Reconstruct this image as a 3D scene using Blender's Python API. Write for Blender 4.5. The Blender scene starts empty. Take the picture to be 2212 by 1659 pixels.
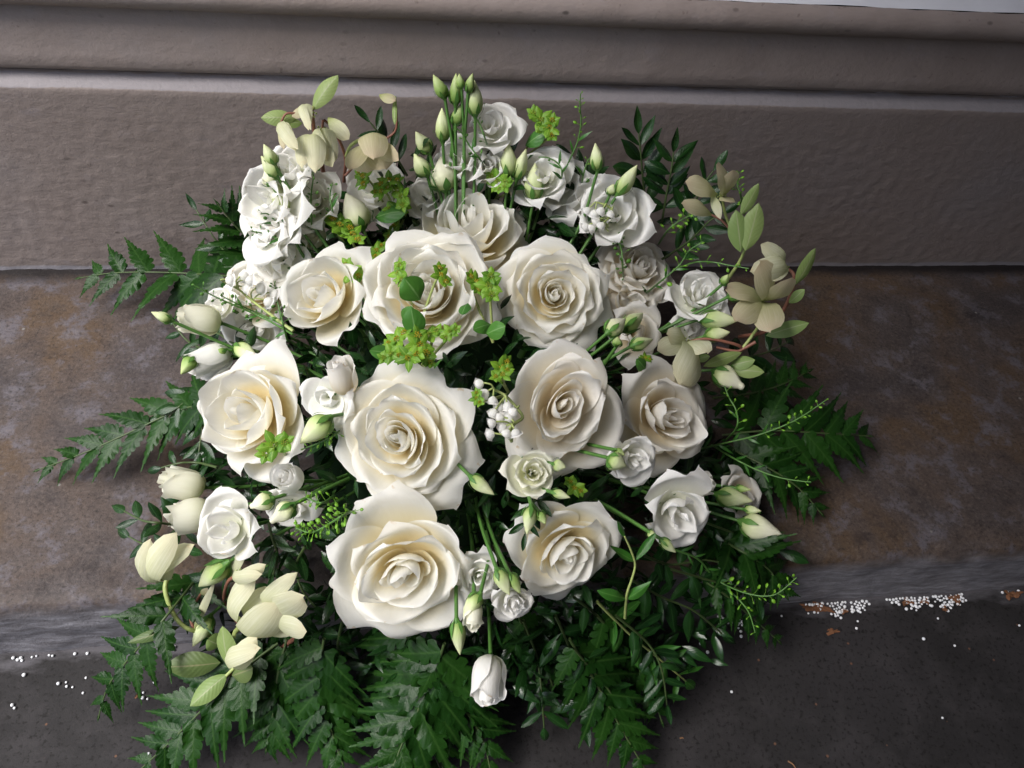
import bpy, math, random
import numpy as np
from mathutils import Vector, Matrix

rnd = random.Random(7)
sc = bpy.context.scene
COL = sc.collection
# ------------------------------------------------------------------ camera
FPX = 1660.0; WPX = 2212.0; HPX = 1659.0
PITCH = math.radians(50); CAMH = 0.575
Xc = np.array([12394, 304, -1660.0]); Xc /= np.linalg.norm(Xc)
_uy, _uz = math.cos(PITCH), math.sin(PITCH)
Uc = np.array([-(Xc[1]*_uy + Xc[2]*_uz)/Xc[0], _uy, _uz]); Uc /= np.linalg.norm(Uc)
RM = np.array([Xc, np.cross(Uc, Xc), Uc])          # world <- camera
CAM = np.array([0.0, -0.6467, CAMH])
cd = bpy.data.cameras.new('camera'); cam = bpy.data.objects.new('camera', cd); COL.objects.link(cam)
cd.sensor_width = 36.0; cd.lens = FPX/WPX*36.0; cd.clip_start = 0.02; cd.clip_end = 200
m = Matrix([list(RM[i]) + [CAM[i]] for i in range(3)] + [[0, 0, 0, 1]])
cam.matrix_world = m
sc.camera = cam
RIGHT, UP, BACK = RM[:, 0], RM[:, 1], RM[:, 2]      # BACK points towards the viewer
# ------------------------------------------------------------------ light
w = bpy.data.worlds.new("World"); sc.world = w; w.use_nodes = True
nt = w.node_tree; nt.nodes.clear()
so = nt.nodes.new('ShaderNodeOutputWorld'); sb = nt.nodes.new('ShaderNodeBackground'); sk = nt.nodes.new('ShaderNodeTexSky')
sk.sky_type = 'NISHITA'; sk.sun_disc = False
SUN_EL, SUN_AZ = math.radians(58), math.radians(-110)   # azimuth measured from +Y clockwise
sk.sun_elevation = SUN_EL; sk.sun_rotation = SUN_AZ
sk.air_density = 1.0; sk.dust_density = 3.0; sk.ozone_density = 1.0
sb.inputs[1].default_value = 0.066
nt.links.new(sk.outputs[0], sb.inputs[0]); nt.links.new(sb.outputs[0], so.inputs[0])
sd = bpy.data.lights.new('sun', 'SUN'); sun = bpy.data.objects.new('sun', sd); COL.objects.link(sun)
sd.energy = 1.5; sd.angle = math.radians(36); sd.color = (1.0, 0.985, 0.965)
sdir = Vector((math.sin(SUN_AZ)*math.cos(SUN_EL), math.cos(SUN_AZ)*math.cos(SUN_EL), math.sin(SUN_EL)))
sun.rotation_euler = sdir.to_track_quat('Z', 'Y').to_euler()
sun.location = (-2, -1, 3)
sc.view_settings.view_transform = 'Standard'; sc.view_settings.look = 'None'; sc.view_settings.gamma = 1
sc.view_settings.exposure = 1.86
sc.cycles.max_bounces = 10; sc.cycles.diffuse_bounces = 7; sc.cycles.transmission_bounces = 8

# ------------------------------------------------------------------ projection helpers
DC = np.array([0.045, -0.255, -0.01]); DR = np.array([0.225, 0.225, 0.185])
def ray(px, py):
    d = RM @ np.array([(px-WPX/2)/FPX, (HPX/2-py)/FPX, -1.0]); return d/np.linalg.norm(d)
def G(px, py, z=0.0):
    d = ray(px, py); return CAM + d*((z-CAM[2])/d[2])
def onwall(px, py, y=0.0):
    d = ray(px, py); return CAM + d*((y-CAM[1])/d[1])
def P(px, py, lift=0.0):
    "point on the dome of the bouquet, lifted towards the viewer"
    d = ray(px, py); o = (CAM-DC)/DR; q = d/DR
    a, b, c = q@q, 2*o@q, o@o-1
    disc = b*b-4*a*c
    t = (-b-math.sqrt(disc))/(2*a) if disc > 0 else -b/(2*a)
    p = CAM + d*(t-lift)
    # never inside the wall or the ledge
    if p[1] > -0.012: p = onwall(px, py, -0.012)
    if p[1] > -0.37 and p[2] < 0.008: p = G(px, py, 0.008)
    return p
def dnorm(p):
    n = (p-DC)/(DR*DR); return n/np.linalg.norm(n)
def depth(p): return float((CAM-p)@BACK)
def PD(px, py, dep):
    'point seen at a pixel, at a given distance in front of the viewer'
    d = RM @ np.array([(px-WPX/2)/FPX, (HPX/2-py)/FPX, -1.0]); p = CAM + d*dep
    if p[1] > -.012: p = onwall(px, py, -.012)
    if p[1] > -.37 and p[2] < .008: p = G(px, py, .008)
    return p
def px2m(px, p): return px*depth(p)/FPX
OFF = {1: (345.6, 129.6, .25), 2: (864, 129.6, .25), 3: (1347.8, 302.4, .25), 4: (345.6, 475.2, .25), 5: (691.2, 432, .25),
       6: (1036.8, 518.4, .25), 7: (1002.2, 907.2, .25), 8: (604.8, 777.6, .25), 9: (259.2, 950.4, .25), 10: (51.8, 388.8, .25),
       11: (51.8, 760.3, .25), 12: (673.9, 1123.2, .25), 13: (172.8, 1244.2, .3125), 14: (777.6, 1296, .3125),
       15: (1296, 950.4, .25), 16: (1382.4, 691.2, .25), 0: (0, 0, 1.0)}
def Q(n, x, y):
    a, b, s = OFF[n]; return (a+x*s, b+y*s)
def nrm(v): v = np.asarray(v, float); return v/(np.linalg.norm(v)+1e-12)
def facing(a, b, c=1.0): return nrm(RIGHT*a + UP*b + BACK*c)

# ------------------------------------------------------------------ materials
def mat(name):
    m = bpy.data.materials.new(name); m.use_nodes = True; n = m.node_tree; n.nodes.clear(); return m, n
def N(n, t, **k):
    x = n.nodes.new(t)
    for a, v in k.items(): setattr(x, a, v)
    return x
def ramp(n, stops, fac):
    r = N(n, 'ShaderNodeValToRGB'); e = r.color_ramp.elements
    while len(e) > 1: e.remove(e[-1])
    e[0].position = stops[0][0]; e[0].color = (*stops[0][1], 1)
    for p, c in stops[1:]:
        q = e.new(p); q.color = (*c, 1)
    n.links.new(fac, r.inputs[0]); return r.outputs[0]
def noise(n, vec, scale, detail=4, rough=.55, dist=0.0):
    x = N(n, 'ShaderNodeTexNoise'); x.inputs['Scale'].default_value = scale; x.inputs['Detail'].default_value = detail
    x.inputs['Roughness'].default_value = rough; x.inputs['Distortion'].default_value = dist
    n.links.new(vec, x.inputs['Vector']); return x.outputs[0]
def mixc(n, fac, a, b, mode='MIX'):
    x = N(n, 'ShaderNodeMix', data_type='RGBA', blend_type=mode)
    for s, v in ((x.inputs[0], fac), (x.inputs[6], a), (x.inputs[7], b)):
        if hasattr(v, 'is_output'): n.links.new(v, s)
        elif isinstance(v, (int, float)): s.default_value = v
        else: s.default_value = (*v, 1)
    return x.outputs[2]
def bump(n, h, strength, dist, normal=None):
    b = N(n, 'ShaderNodeBump'); b.inputs['Strength'].default_value = strength; b.inputs['Distance'].default_value = dist
    n.links.new(h, b.inputs['Height'])
    if normal is not None: n.links.new(normal, b.inputs['Normal'])
    return b.outputs[0]
def stretched(n, vec, s):
    x = N(n, 'ShaderNodeMapping'); x.inputs['Scale'].default_value = s; n.links.new(vec, x.inputs[0]); return x.outputs[0]
def uv_v(n):
    t = N(n, 'ShaderNodeUVMap'); s = N(n, 'ShaderNodeSeparateXYZ'); n.links.new(t.outputs[0], s.inputs[0]); return s.outputs[0], s.outputs[1]

def petal_mat(name, stops, transl=.32, rough=.55, veins=.3, spot=(.945, .93, .88)):
    m, n = mat(name)
    U, V = uv_v(n); geo = N(n, 'ShaderNodeTexCoord').outputs['Object']
    c = ramp(n, stops, V)
    oi = N(n, 'ShaderNodeObjectInfo')
    hv = N(n, 'ShaderNodeHueSaturation'); n.links.new(c, hv.inputs['Color'])
    mr = N(n, 'ShaderNodeMapRange'); mr.inputs[3].default_value = .93; mr.inputs[4].default_value = 1.04
    n.links.new(oi.outputs['Random'], mr.inputs[0]); n.links.new(mr.outputs[0], hv.inputs['Value'])
    uvn = N(n, 'ShaderNodeUVMap')
    vn = noise(n, stretched(n, uvn.outputs[0], (26, 2.2, 1)), 1.0, 3)
    col = mixc(n, vn, hv.outputs[0], mixc(n, 1.0, hv.outputs[0], spot, 'MULTIPLY'))
    fl = noise(n, geo, 150, 3, .6); ed = N(n, 'ShaderNodeMapRange'); n.links.new(V, ed.inputs[0]); ed.inputs[1].default_value = .90; ed.inputs[2].default_value = 1.0
    fm = N(n, 'ShaderNodeMath', operation='MULTIPLY'); n.links.new(ed.outputs[0], fm.inputs[0]); n.links.new(ramp(n, [(.60, (0, 0, 0)), (.68, (.75, .75, .75))], fl), fm.inputs[1])
    col = mixc(n, fm.outputs[0], col, (.62, .46, .26))
    p = N(n, 'ShaderNodeBsdfPrincipled'); n.links.new(col, p.inputs['Base Color'])
    p.inputs['Roughness'].default_value = rough; p.inputs['Specular IOR Level'].default_value = .22
    big = noise(n, geo, 90, 2)
    b1 = bump(n, vn, veins, .0006); b2 = bump(n, big, .25, .0012, b1)
    n.links.new(b2, p.inputs['Normal'])
    tr = N(n, 'ShaderNodeBsdfTranslucent'); n.links.new(col, tr.inputs[0]); n.links.new(b2, tr.inputs[1])
    mx = N(n, 'ShaderNodeMixShader'); mx.inputs[0].default_value = transl
    n.links.new(p.outputs[0], mx.inputs[1]); n.links.new(tr.outputs[0], mx.inputs[2])
    o = N(n, 'ShaderNodeOutputMaterial'); n.links.new(mx.outputs[0], o.inputs[0]); return m
def leaf_mat(name, c1, c2, vein, rough=.32, transl=.12, spec=.5, nveins=9):
    m, n = mat(name)
    U, V = uv_v(n); geo = N(n, 'ShaderNodeTexCoord').outputs['Object']
    oi = N(n, 'ShaderNodeObjectInfo'); nz = noise(n, geo, 60, 3)
    f = N(n, 'ShaderNodeMath', operation='MULTIPLY_ADD'); n.links.new(oi.outputs['Random'], f.inputs[0]); f.inputs[1].default_value = .7
    f2 = N(n, 'ShaderNodeMath', operation='MULTIPLY'); n.links.new(nz, f2.inputs[0]); f2.inputs[1].default_value = .5
    n.links.new(f2.outputs[0], f.inputs[2])
    c = mixc(n, f.outputs[0], c1, c2)
    # midrib from |u-.5|
    a = N(n, 'ShaderNodeMath', operation='SUBTRACT'); n.links.new(U, a.inputs[0]); a.inputs[1].default_value = .5
    ab = N(n, 'ShaderNodeMath', operation='ABSOLUTE'); n.links.new(a.outputs[0], ab.inputs[0])
    mr = N(n, 'ShaderNodeMapRange'); n.links.new(ab.outputs[0], mr.inputs[0])
    mr.inputs[1].default_value = .0; mr.inputs[2].default_value = .05; mr.inputs[3].default_value = 1; mr.inputs[4].default_value = 0
    # side veins: sin(V*n - |u|*k)
    s1 = N(n, 'ShaderNodeMath', operation='MULTIPLY_ADD'); n.links.new(ab.outputs[0], s1.inputs[0]); s1.inputs[1].default_value = -28.0
    s0 = N(n, 'ShaderNodeMath', operation='MULTIPLY'); n.links.new(V, s0.inputs[0]); s0.inputs[1].default_value = nveins*6.28
    n.links.new(s0.outputs[0], s1.inputs[2])
    sn = N(n, 'ShaderNodeMath', operation='SINE'); n.links.new(s1.outputs[0], sn.inputs[0])
    col = mixc(n, mr.outputs[0], c, vein)
    p = N(n, 'ShaderNodeBsdfPrincipled'); n.links.new(col, p.inputs['Base Color'])
    p.inputs['Roughness'].default_value = rough; p.inputs['Specular IOR Level'].default_value = spec
    b = bump(n, sn.outputs[0], .12, .0004); b = bump(n, nz, .25, .0012, b)
    n.links.new(b, p.inputs['Normal'])
    tr = N(n, 'ShaderNodeBsdfTranslucent'); n.links.new(mixc(n, 1.0, col, (1.0, 1.0, .5), 'MULTIPLY'), tr.inputs[0])
    mx = N(n, 'ShaderNodeMixShader'); mx.inputs[0].default_value = transl
    n.links.new(p.outputs[0], mx.inputs[1]); n.links.new(tr.outputs[0], mx.inputs[2])
    o = N(n, 'ShaderNodeOutputMaterial'); n.links.new(mx.outputs[0], o.inputs[0]); return m

M = {}
M['rose'] = petal_mat('rose_petal', [(0, (.86, .74, .40)), (.35, (.90, .82, .58)), (.62, (.92, .91, .85)), (1, (.93, .93, .92))], .5)  # cream base; extra yellow stands in for light bouncing in the folds
M['rose_pink'] = petal_mat('blush_white_petal', [(0, (.78, .66, .42)), (.35, (.83, .75, .58)), (.65, (.91, .89, .84)), (1, (.92, .91, .90))], .5)
M['lis'] = petal_mat('lisianthus_petal', [(0, (.78, .82, .60)), (.2, (.88, .89, .80)), (.5, (.92, .92, .90)), (1, (.93, .93, .93))], .42)
M['lis_cream'] = petal_mat('cream_lisianthus_petal', [(0, (.60, .68, .36)), (.3, (.80, .81, .60)), (.7, (.88, .88, .78)), (1, (.89, .89, .80))], .46)
M['hell'] = petal_mat('hellebore_sepal', [(0, (.40, .46, .16)), (.35, (.76, .78, .56)), (.75, (.86, .85, .72)), (1, (.82, .76, .60))], .42, .5, .5, (.66, .68, .44))
M['hell_dusk'] = petal_mat('hellebore_pink_sepal', [(0, (.40, .46, .18)), (.4, (.62, .61, .38)), (.8, (.70, .64, .47)), (1, (.66, .55, .42))], .42, .5, .5, (.74, .72, .55))
M['bell'] = petal_mat('bell_floret', [(0, (.88, .89, .84)), (.4, (.90, .90, .90)), (1, (.91, .91, .91))], .45, .6)
M['bud'] = petal_mat('lisianthus_bud', [(0, (.22, .36, .07)), (.3, (.50, .62, .26)), (.65, (.72, .78, .50)), (1, (.70, .75, .42))], .22, .42)
M['bud_green'] = petal_mat('green_lisianthus_bud', [(0, (.12, .24, .04)), (.4, (.26, .40, .11)), (.8, (.50, .60, .28)), (1, (.46, .55, .22))], .2, .42)
M['bud_cream'] = petal_mat('cream_lisianthus_bud', [(0, (.45, .58, .20)), (.3, (.74, .78, .50)), (.7, (.84, .84, .68)), (1, (.84, .84, .66))], .25, .45)
M['fern'] = leaf_mat('fern_leaf', (.004, .022, .003), (.013, .048, .006), (.024, .066, .012), .33, .10, .20)
M['gloss'] = leaf_mat('glossy_leaf', (.004, .023, .005), (.012, .046, .008), (.028, .072, .020), .22, .07, .45)
M['fresh'] = leaf_mat('fresh_leaf', (.022, .10, .012), (.040, .15, .018), (.10, .24, .05), .34, .18)
M['hleaf'] = leaf_mat('hellebore_leaf', (.16, .25, .075), (.24, .31, .11), (.30, .34, .18), .45, .2, .3)
M['hleaf_dark'] = leaf_mat('hellebore_dark_leaf', (.07, .12, .035), (.11, .15, .05), (.2, .2, .1), .45, .2, .3)
M['bract'] = leaf_mat('bupleurum_bract', (.055, .17, .012), (.19, .36, .03), (.30, .45, .08), .45, .25, .3, 5)
M['bleaf'] = leaf_mat('bupleurum_leaf', (.04, .14, .025), (.07, .20, .03), (.16, .3, .1), .40, .18, .3, 3)
M['calyx'] = leaf_mat('calyx_leaf', (.05, .15, .025), (.09, .21, .04), (.12, .25, .06), .45, .1, .3, 2)
def plain(name, c, rough=.5, nz=0.0, spec=.4, emis=None):
    m, n = mat(name); p = N(n, 'ShaderNodeBsdfPrincipled'); g = N(n, 'ShaderNodeTexCoord').outputs['Object']
    x = noise(n, g, 220, 3)
    n.links.new(mixc(n, x, tuple(v*.75 for v in c), tuple(min(v*1.25, .9) for v in c)), p.inputs['Base Color'])
    p.inputs['Roughness'].default_value = rough; p.inputs['Specular IOR Level'].default_value = spec
    if nz: n.links.new(bump(n, x, nz, .0008), p.inputs['Normal'])
    o = N(n, 'ShaderNodeOutputMaterial'); n.links.new(p.outputs[0], o.inputs[0]); return m
M['stem'] = plain('green_stem', (.07, .17, .035), .4)
M['stem_dark'] = plain('dark_stem', (.05, .08, .025), .45)
M['stem_pale'] = plain('pale_stem', (.30, .36, .12), .45)
M['stem_red'] = plain('reddish_stem', (.22, .09, .06), .5)
M['seed'] = plain('seed_pod', (.06, .16, .02), .45)
M['seed_bright'] = plain('bright_seed_pod', (.13, .30, .02), .45)
M['floret'] = plain('yellow_floret', (.50, .34, .02), .6)
M['floret_green'] = plain('lime_floret', (.36, .42, .05), .6)
M['foam'] = plain('dark_foam', (.012, .03, .012), .9, .6, .1)
M['bead'] = plain('white_bead', (.72, .74, .80), .6)
M['debris'] = plain('dry_petal_scrap', (.15, .065, .03), .8, .6)
M['twig'] = plain('dry_twig', (.22, .12, .06), .8, .5)

def wall_mat(name='mauve_painted_stone', k=1.0):
    m, n = mat(name); g = N(n, 'ShaderNodeTexCoord').outputs['Object']
    p = N(n, 'ShaderNodeBsdfPrincipled')
    a = noise(n, g, 5, 5, .6); b = noise(n, stretched(n, g, (1, 1, 1.8)), 26, 5, .6, .4)
    c = ramp(n, [(.3, (.212, .175, .160)), (.5, (.238, .200, .186)), (.7, (.238, .210, .206))], a)
    c = mixc(n, ramp(n, [(.60, (0, 0, 0)), (.85, (.6, .6, .6))], b), c, (0.2516, 0.2294, 0.2516))
    sp = noise(n, g, 160, 3); c = mixc(n, ramp(n, [(.66, (0, 0, 0)), (.75, (.5, .5, .5))], sp), c, (0.0962, 0.0666, 0.0555))
    c = mixc(n, 1.0, c, (k, k*.985, k*.97), 'MULTIPLY')
    pv = N(n, 'ShaderNodeTexVoronoi'); pv.inputs['Scale'].default_value = 75; n.links.new(stretched(n, g, (.7, 1, 1.3)), pv.inputs[0])
    pm_ = noise(n, g, 9, 3); pmk = N(n, 'ShaderNodeMath', operation='MULTIPLY'); n.links.new(ramp(n, [(.10, (1, 1, 1)), (.20, (0, 0, 0))], pv.outputs[0]), pmk.inputs[0]); n.links.new(ramp(n, [(.56, (0, 0, 0)), (.66, (.7, .7, .7))], pm_), pmk.inputs[1])
    c = mixc(n, pmk.outputs[0], c, (.06, .045, .04))
    # light on the top-facing bevel painted in; worn, paler paint along the foot
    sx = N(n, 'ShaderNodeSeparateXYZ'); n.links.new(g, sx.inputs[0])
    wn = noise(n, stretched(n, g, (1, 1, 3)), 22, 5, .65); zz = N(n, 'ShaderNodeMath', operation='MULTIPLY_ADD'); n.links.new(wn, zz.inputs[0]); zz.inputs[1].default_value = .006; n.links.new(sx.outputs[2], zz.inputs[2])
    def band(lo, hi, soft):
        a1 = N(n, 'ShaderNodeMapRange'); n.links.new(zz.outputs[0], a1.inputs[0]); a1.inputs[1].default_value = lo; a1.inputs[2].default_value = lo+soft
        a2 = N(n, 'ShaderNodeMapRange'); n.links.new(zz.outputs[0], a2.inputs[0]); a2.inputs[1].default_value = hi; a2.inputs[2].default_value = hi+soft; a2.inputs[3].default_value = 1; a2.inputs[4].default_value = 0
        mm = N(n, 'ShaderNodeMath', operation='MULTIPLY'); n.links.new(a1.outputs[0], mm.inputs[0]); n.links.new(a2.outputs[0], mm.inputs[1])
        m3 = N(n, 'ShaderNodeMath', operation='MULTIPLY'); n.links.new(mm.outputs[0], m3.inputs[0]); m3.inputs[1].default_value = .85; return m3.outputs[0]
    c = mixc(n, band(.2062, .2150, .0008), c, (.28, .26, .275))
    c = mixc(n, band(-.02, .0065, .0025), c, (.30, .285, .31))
    n.links.new(c, p.inputs['Base Color']); p.inputs['Roughness'].default_value = .62; p.inputs['Specular IOR Level'].default_value = .35
    f = noise(n, g, 130, 5, .65); l = noise(n, stretched(n, g, (.8, 1, 1.5)), 95, 5, .65, .3)
    n.links.new(bump(n, f, .28, .002, bump(n, l, .30, .0025)), p.inputs['Normal'])
    o = N(n, 'ShaderNodeOutputMaterial'); n.links.new(p.outputs[0], o.inputs[0]); return m
def top_mat():
    m, n = mat('pale_grey_paint'); g = N(n, 'ShaderNodeTexCoord').outputs['Object']; p = N(n, 'ShaderNodeBsdfPrincipled')
    a = noise(n, g, 18, 5); n.links.new(ramp(n, [(.3, (.62, .62, .66)), (.7, (.70, .70, .74))], a), p.inputs['Base Color'])
    p.inputs['Roughness'].default_value = .6; n.links.new(bump(n, a, .3, .004), p.inputs['Normal'])
    o = N(n, 'ShaderNodeOutputMaterial'); n.links.new(p.outputs[0], o.inputs[0]); return m
def ledge_mat():
    m, n = mat('rusty_slate'); g = N(n, 'ShaderNodeTexCoord').outputs['Object']; p = N(n, 'ShaderNodeBsdfPrincipled')
    big = noise(n, g, 7, 6, .6, .5); mid = noise(n, g, 30, 8, .72); fine = noise(n, g, 300, 5, .75)
    c = ramp(n, [(.30, (.036, .030, .032)), (.42, (.056, .045, .043)), (.52, (.068, .050, .042)), (.60, (.074, .048, .030)), (.66, (.060, .045, .037)), (.78, (.050, .042, .042))], big)
    c = mixc(n, ramp(n, [(.52, (0, 0, 0)), (.62, (.85, .85, .85))], mid), c, (.100, .091, .104))
    c = mixc(n, ramp(n, [(.30, (.8, .8, .8)), (.46, (0, 0, 0))], mid), c, (.024, .018, .018))
    c = mixc(n, ramp(n, [(.34, (.75, .75, .75)), (.47, (0, 0, 0))], fine), c, (0.0161, 0.0129, 0.0115))
    c = mixc(n, ramp(n, [(.54, (0, 0, 0)), (.70, (.6, .6, .6))], fine), c, (.13, .105, .09))
    vor = N(n, 'ShaderNodeTexVoronoi'); vor.inputs['Scale'].default_value = 28; n.links.new(g, vor.inputs[0])
    c = mixc(n, ramp(n, [(.03, (1, 1, 1)), (.05, (0, 0, 0))], vor.outputs[0]), c, (0.1656, 0.1564, 0.1472))
    # pale lime-washed riser and a darker strip beside the wall: by position on the stone
    sx = N(n, 'ShaderNodeSeparateXYZ'); n.links.new(g, sx.inputs[0])
    streak = noise(n, stretched(n, g, (1.6, 1, 7)), 26, 8, .72)
    zz = N(n, 'ShaderNodeMath', operation='MULTIPLY_ADD'); n.links.new(big, zz.inputs[0]); zz.inputs[1].default_value = .016; n.links.new(sx.outputs[2], zz.inputs[2])
    fr = N(n, 'ShaderNodeMapRange'); n.links.new(zz.outputs[0], fr.inputs[0]); fr.inputs[1].default_value = -.010; fr.inputs[2].default_value = .004; fr.inputs[3].default_value = 1; fr.inputs[4].default_value = 0
    rc = ramp(n, [(.32, (.10, .094, .100)), (.5, (.185, .178, .195)), (.68, (.31, .305, .335))], streak)
    c = mixc(n, fr.outputs[0], c, rc)
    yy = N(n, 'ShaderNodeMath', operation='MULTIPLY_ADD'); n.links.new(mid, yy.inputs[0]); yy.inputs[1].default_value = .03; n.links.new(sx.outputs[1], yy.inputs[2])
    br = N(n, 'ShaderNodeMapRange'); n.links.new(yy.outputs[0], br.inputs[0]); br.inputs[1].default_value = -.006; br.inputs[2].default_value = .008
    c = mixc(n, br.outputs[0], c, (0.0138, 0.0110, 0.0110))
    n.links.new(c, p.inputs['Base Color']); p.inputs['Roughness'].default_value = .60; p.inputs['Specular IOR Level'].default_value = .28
    n.links.new(bump(n, fine, .4, .001, bump(n, mid, .5, .004)), p.inputs['Normal'])
    o = N(n, 'ShaderNodeOutputMaterial'); n.links.new(p.outputs[0], o.inputs[0]); return m
def ground_mat():
    m, n = mat('dark_pavement'); g = N(n, 'ShaderNodeTexCoord').outputs['Object']; p = N(n, 'ShaderNodeBsdfPrincipled')
    big = noise(n, g, 6, 6, .6, .3); fine = noise(n, g, 260, 4, .7); mid = noise(n, g, 30, 5, .6)
    c = ramp(n, [(.3, (.015, .014, .0145)), (.5, (.021, .0195, .020)), (.7, (.028, .0255, .027))], big)
    c = mixc(n, ramp(n, [(.50, (0, 0, 0)), (.70, (.5, .5, .5))], mid), c, (.042, .038, .040))
    c = mixc(n, ramp(n, [(.36, (.8, .8, .8)), (.46, (0, 0, 0))], fine), c, (0.0067, 0.0059, 0.0055))
    c = mixc(n, ramp(n, [(.62, (0, 0, 0)), (.72, (.6, .6, .6))], fine), c, (0.0357, 0.0315, 0.0294))
    vor = N(n, 'ShaderNodeTexVoronoi'); vor.inputs['Scale'].default_value = 42; n.links.new(g, vor.inputs[0])
    c = mixc(n, ramp(n, [(.035, (1, 1, 1)), (.055, (0, 0, 0))], vor.outputs[0]), c, (0.1092, 0.0588, 0.0378))
    sx = N(n, 'ShaderNodeSeparateXYZ'); n.links.new(g, sx.inputs[0])
    s2 = noise(n, stretched(n, g, (1, 2.5, 1)), 14, 5, .6)
    yy = N(n, 'ShaderNodeMath', operation='MULTIPLY_ADD'); n.links.new(s2, yy.inputs[0]); yy.inputs[1].default_value = .07; n.links.new(sx.outputs[1], yy.inputs[2])
    br = N(n, 'ShaderNodeMapRange'); n.links.new(yy.outputs[0], br.inputs[0]); br.inputs[1].default_value = -.354; br.inputs[2].default_value = -.344
    bm = N(n, 'ShaderNodeMath', operation='MULTIPLY'); n.links.new(br.outputs[0], bm.inputs[0]); bm.inputs[1].default_value = .75
    c = mixc(n, bm.outputs[0], c, (.10, .095, .105))
    n.links.new(c, p.inputs['Base Color']); p.inputs['Roughness'].default_value = .72; p.inputs['Specular IOR Level'].default_value = .18
    n.links.new(bump(n, fine, .4, .001, bump(n, mid, .3, .003)), p.inputs['Normal'])
    o = N(n, 'ShaderNodeOutputMaterial'); n.links.new(p.outputs[0], o.inputs[0]); return m
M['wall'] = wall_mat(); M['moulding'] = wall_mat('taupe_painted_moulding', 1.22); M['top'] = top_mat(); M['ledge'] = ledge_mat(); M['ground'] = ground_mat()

# ------------------------------------------------------------------ mesh helpers
class MB:
    "collects pieces of geometry for ONE mesh"
    def __init__(s): s.v = []; s.f = []; s.uv = []; s.n = 0
    def add(s, verts, faces, uvs):
        s.v.append(np.asarray(verts, float)); s.uv.append(np.asarray(uvs, float))
        s.f += [tuple(i+s.n for i in f) for f in faces]; s.n += len(verts)
    def mesh(s, name, smooth=True):
        me = bpy.data.meshes.new(name)
        V = np.concatenate(s.v); UV = np.concatenate(s.uv)
        me.from_pydata(V.tolist(), [], s.f)
        l = me.uv_layers.new(name='UVMap')
        idx = np.empty(len(me.loops), np.int32); me.loops.foreach_get('vertex_index', idx)
        l.data.foreach_set('uv', UV[idx].astype(np.float32).ravel())
        if smooth: me.polygons.foreach_set('use_smooth', [True]*len(me.polygons))
        me.update(); return me
def grid_faces(nu, nv, wrap=False):
    f = []
    for j in range(nv-1):
        for i in range(nu-1 if not wrap else nu):
            a = j*nu+i; b = j*nu+(i+1) % nu
            f.append((a, b, b+nu, a+nu))
    return f
_gf = {}
def gfaces(nu, nv, wrap=False):
    k = (nu, nv, wrap)
    if k not in _gf: _gf[k] = grid_faces(nu, nv, wrap)
    return _gf[k]
def obj(name, me, material=None, parent=None, mw=None, kind=None):
    if isinstance(me, MB): me = me.mesh(name)
    o = bpy.data.objects.new(name, me); COL.objects.link(o)
    if material is not None and len(me.materials) == 0: me.materials.append(material)
    if parent is not None:
        o.parent = parent
    if mw is not None: o.matrix_basis = mw
    if kind: o['kind'] = kind
    return o
def thing(name, label, cat, loc, group=None, rot=None):
    o = bpy.data.objects.new(name, None); COL.objects.link(o); o.empty_display_size = .01
    mm = Matrix.Translation(Vector(loc)) if rot is None else Matrix.Translation(Vector(loc)) @ rot.to_4x4()
    o.matrix_world = mm; o['label'] = label; o['category'] = cat
    if group: o['group'] = group
    return o
def tagm(o, label, cat, group=None):
    o['label'] = label; o['category'] = cat
    if group: o['group'] = group
    return o
def sstep(a, b, x): t = np.clip((x-a)/(b-a), 0, 1); return t*t*(3-2*t)
def tube_geo(pts, r0, r1, seg=6, sub=4):
    pts = [np.asarray(p, float) for p in pts]
    if len(pts) > 2 or sub > 1:
        # catmull-rom
        out = []; q = [2*pts[0]-pts[1]] + pts + [2*pts[-1]-pts[-2]]
        for i in range(1, len(q)-2):
            for k in range(sub):
                t = k/sub
                out.append(.5*((2*q[i]) + (q[i+1]-q[i-1])*t + (2*q[i-1]-5*q[i]+4*q[i+1]-q[i+2])*t*t + (3*q[i]-q[i-1]-3*q[i+1]+q[i+2])*t**3))
        out.append(pts[-1]); pts = out
    n = len(pts); V = []; UV = []; ref = nrm(np.cross(pts[-1]-pts[0], [.31, .2, .9])) 
    for i, p in enumerate(pts):
        t = nrm(pts[min(i+1, n-1)] - pts[max(i-1, 0)])
        a = nrm(ref - t*(ref@t)); ref = a; b = np.cross(t, a); r = r0+(r1-r0)*i/(n-1)
        for k in range(seg):
            th = 2*math.pi*k/seg; V.append(p + r*(a*math.cos(th)+b*math.sin(th))); UV.append((k/seg, i/(n-1)))
    return V, gfaces(seg, n, True), UV, pts
def add_tube(mb, pts, r0, r1=None, seg=6, sub=4):
    V, F, UV, path = tube_geo(pts, r0, r0 if r1 is None else r1, seg, sub); mb.add(V, F, UV); return path

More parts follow.
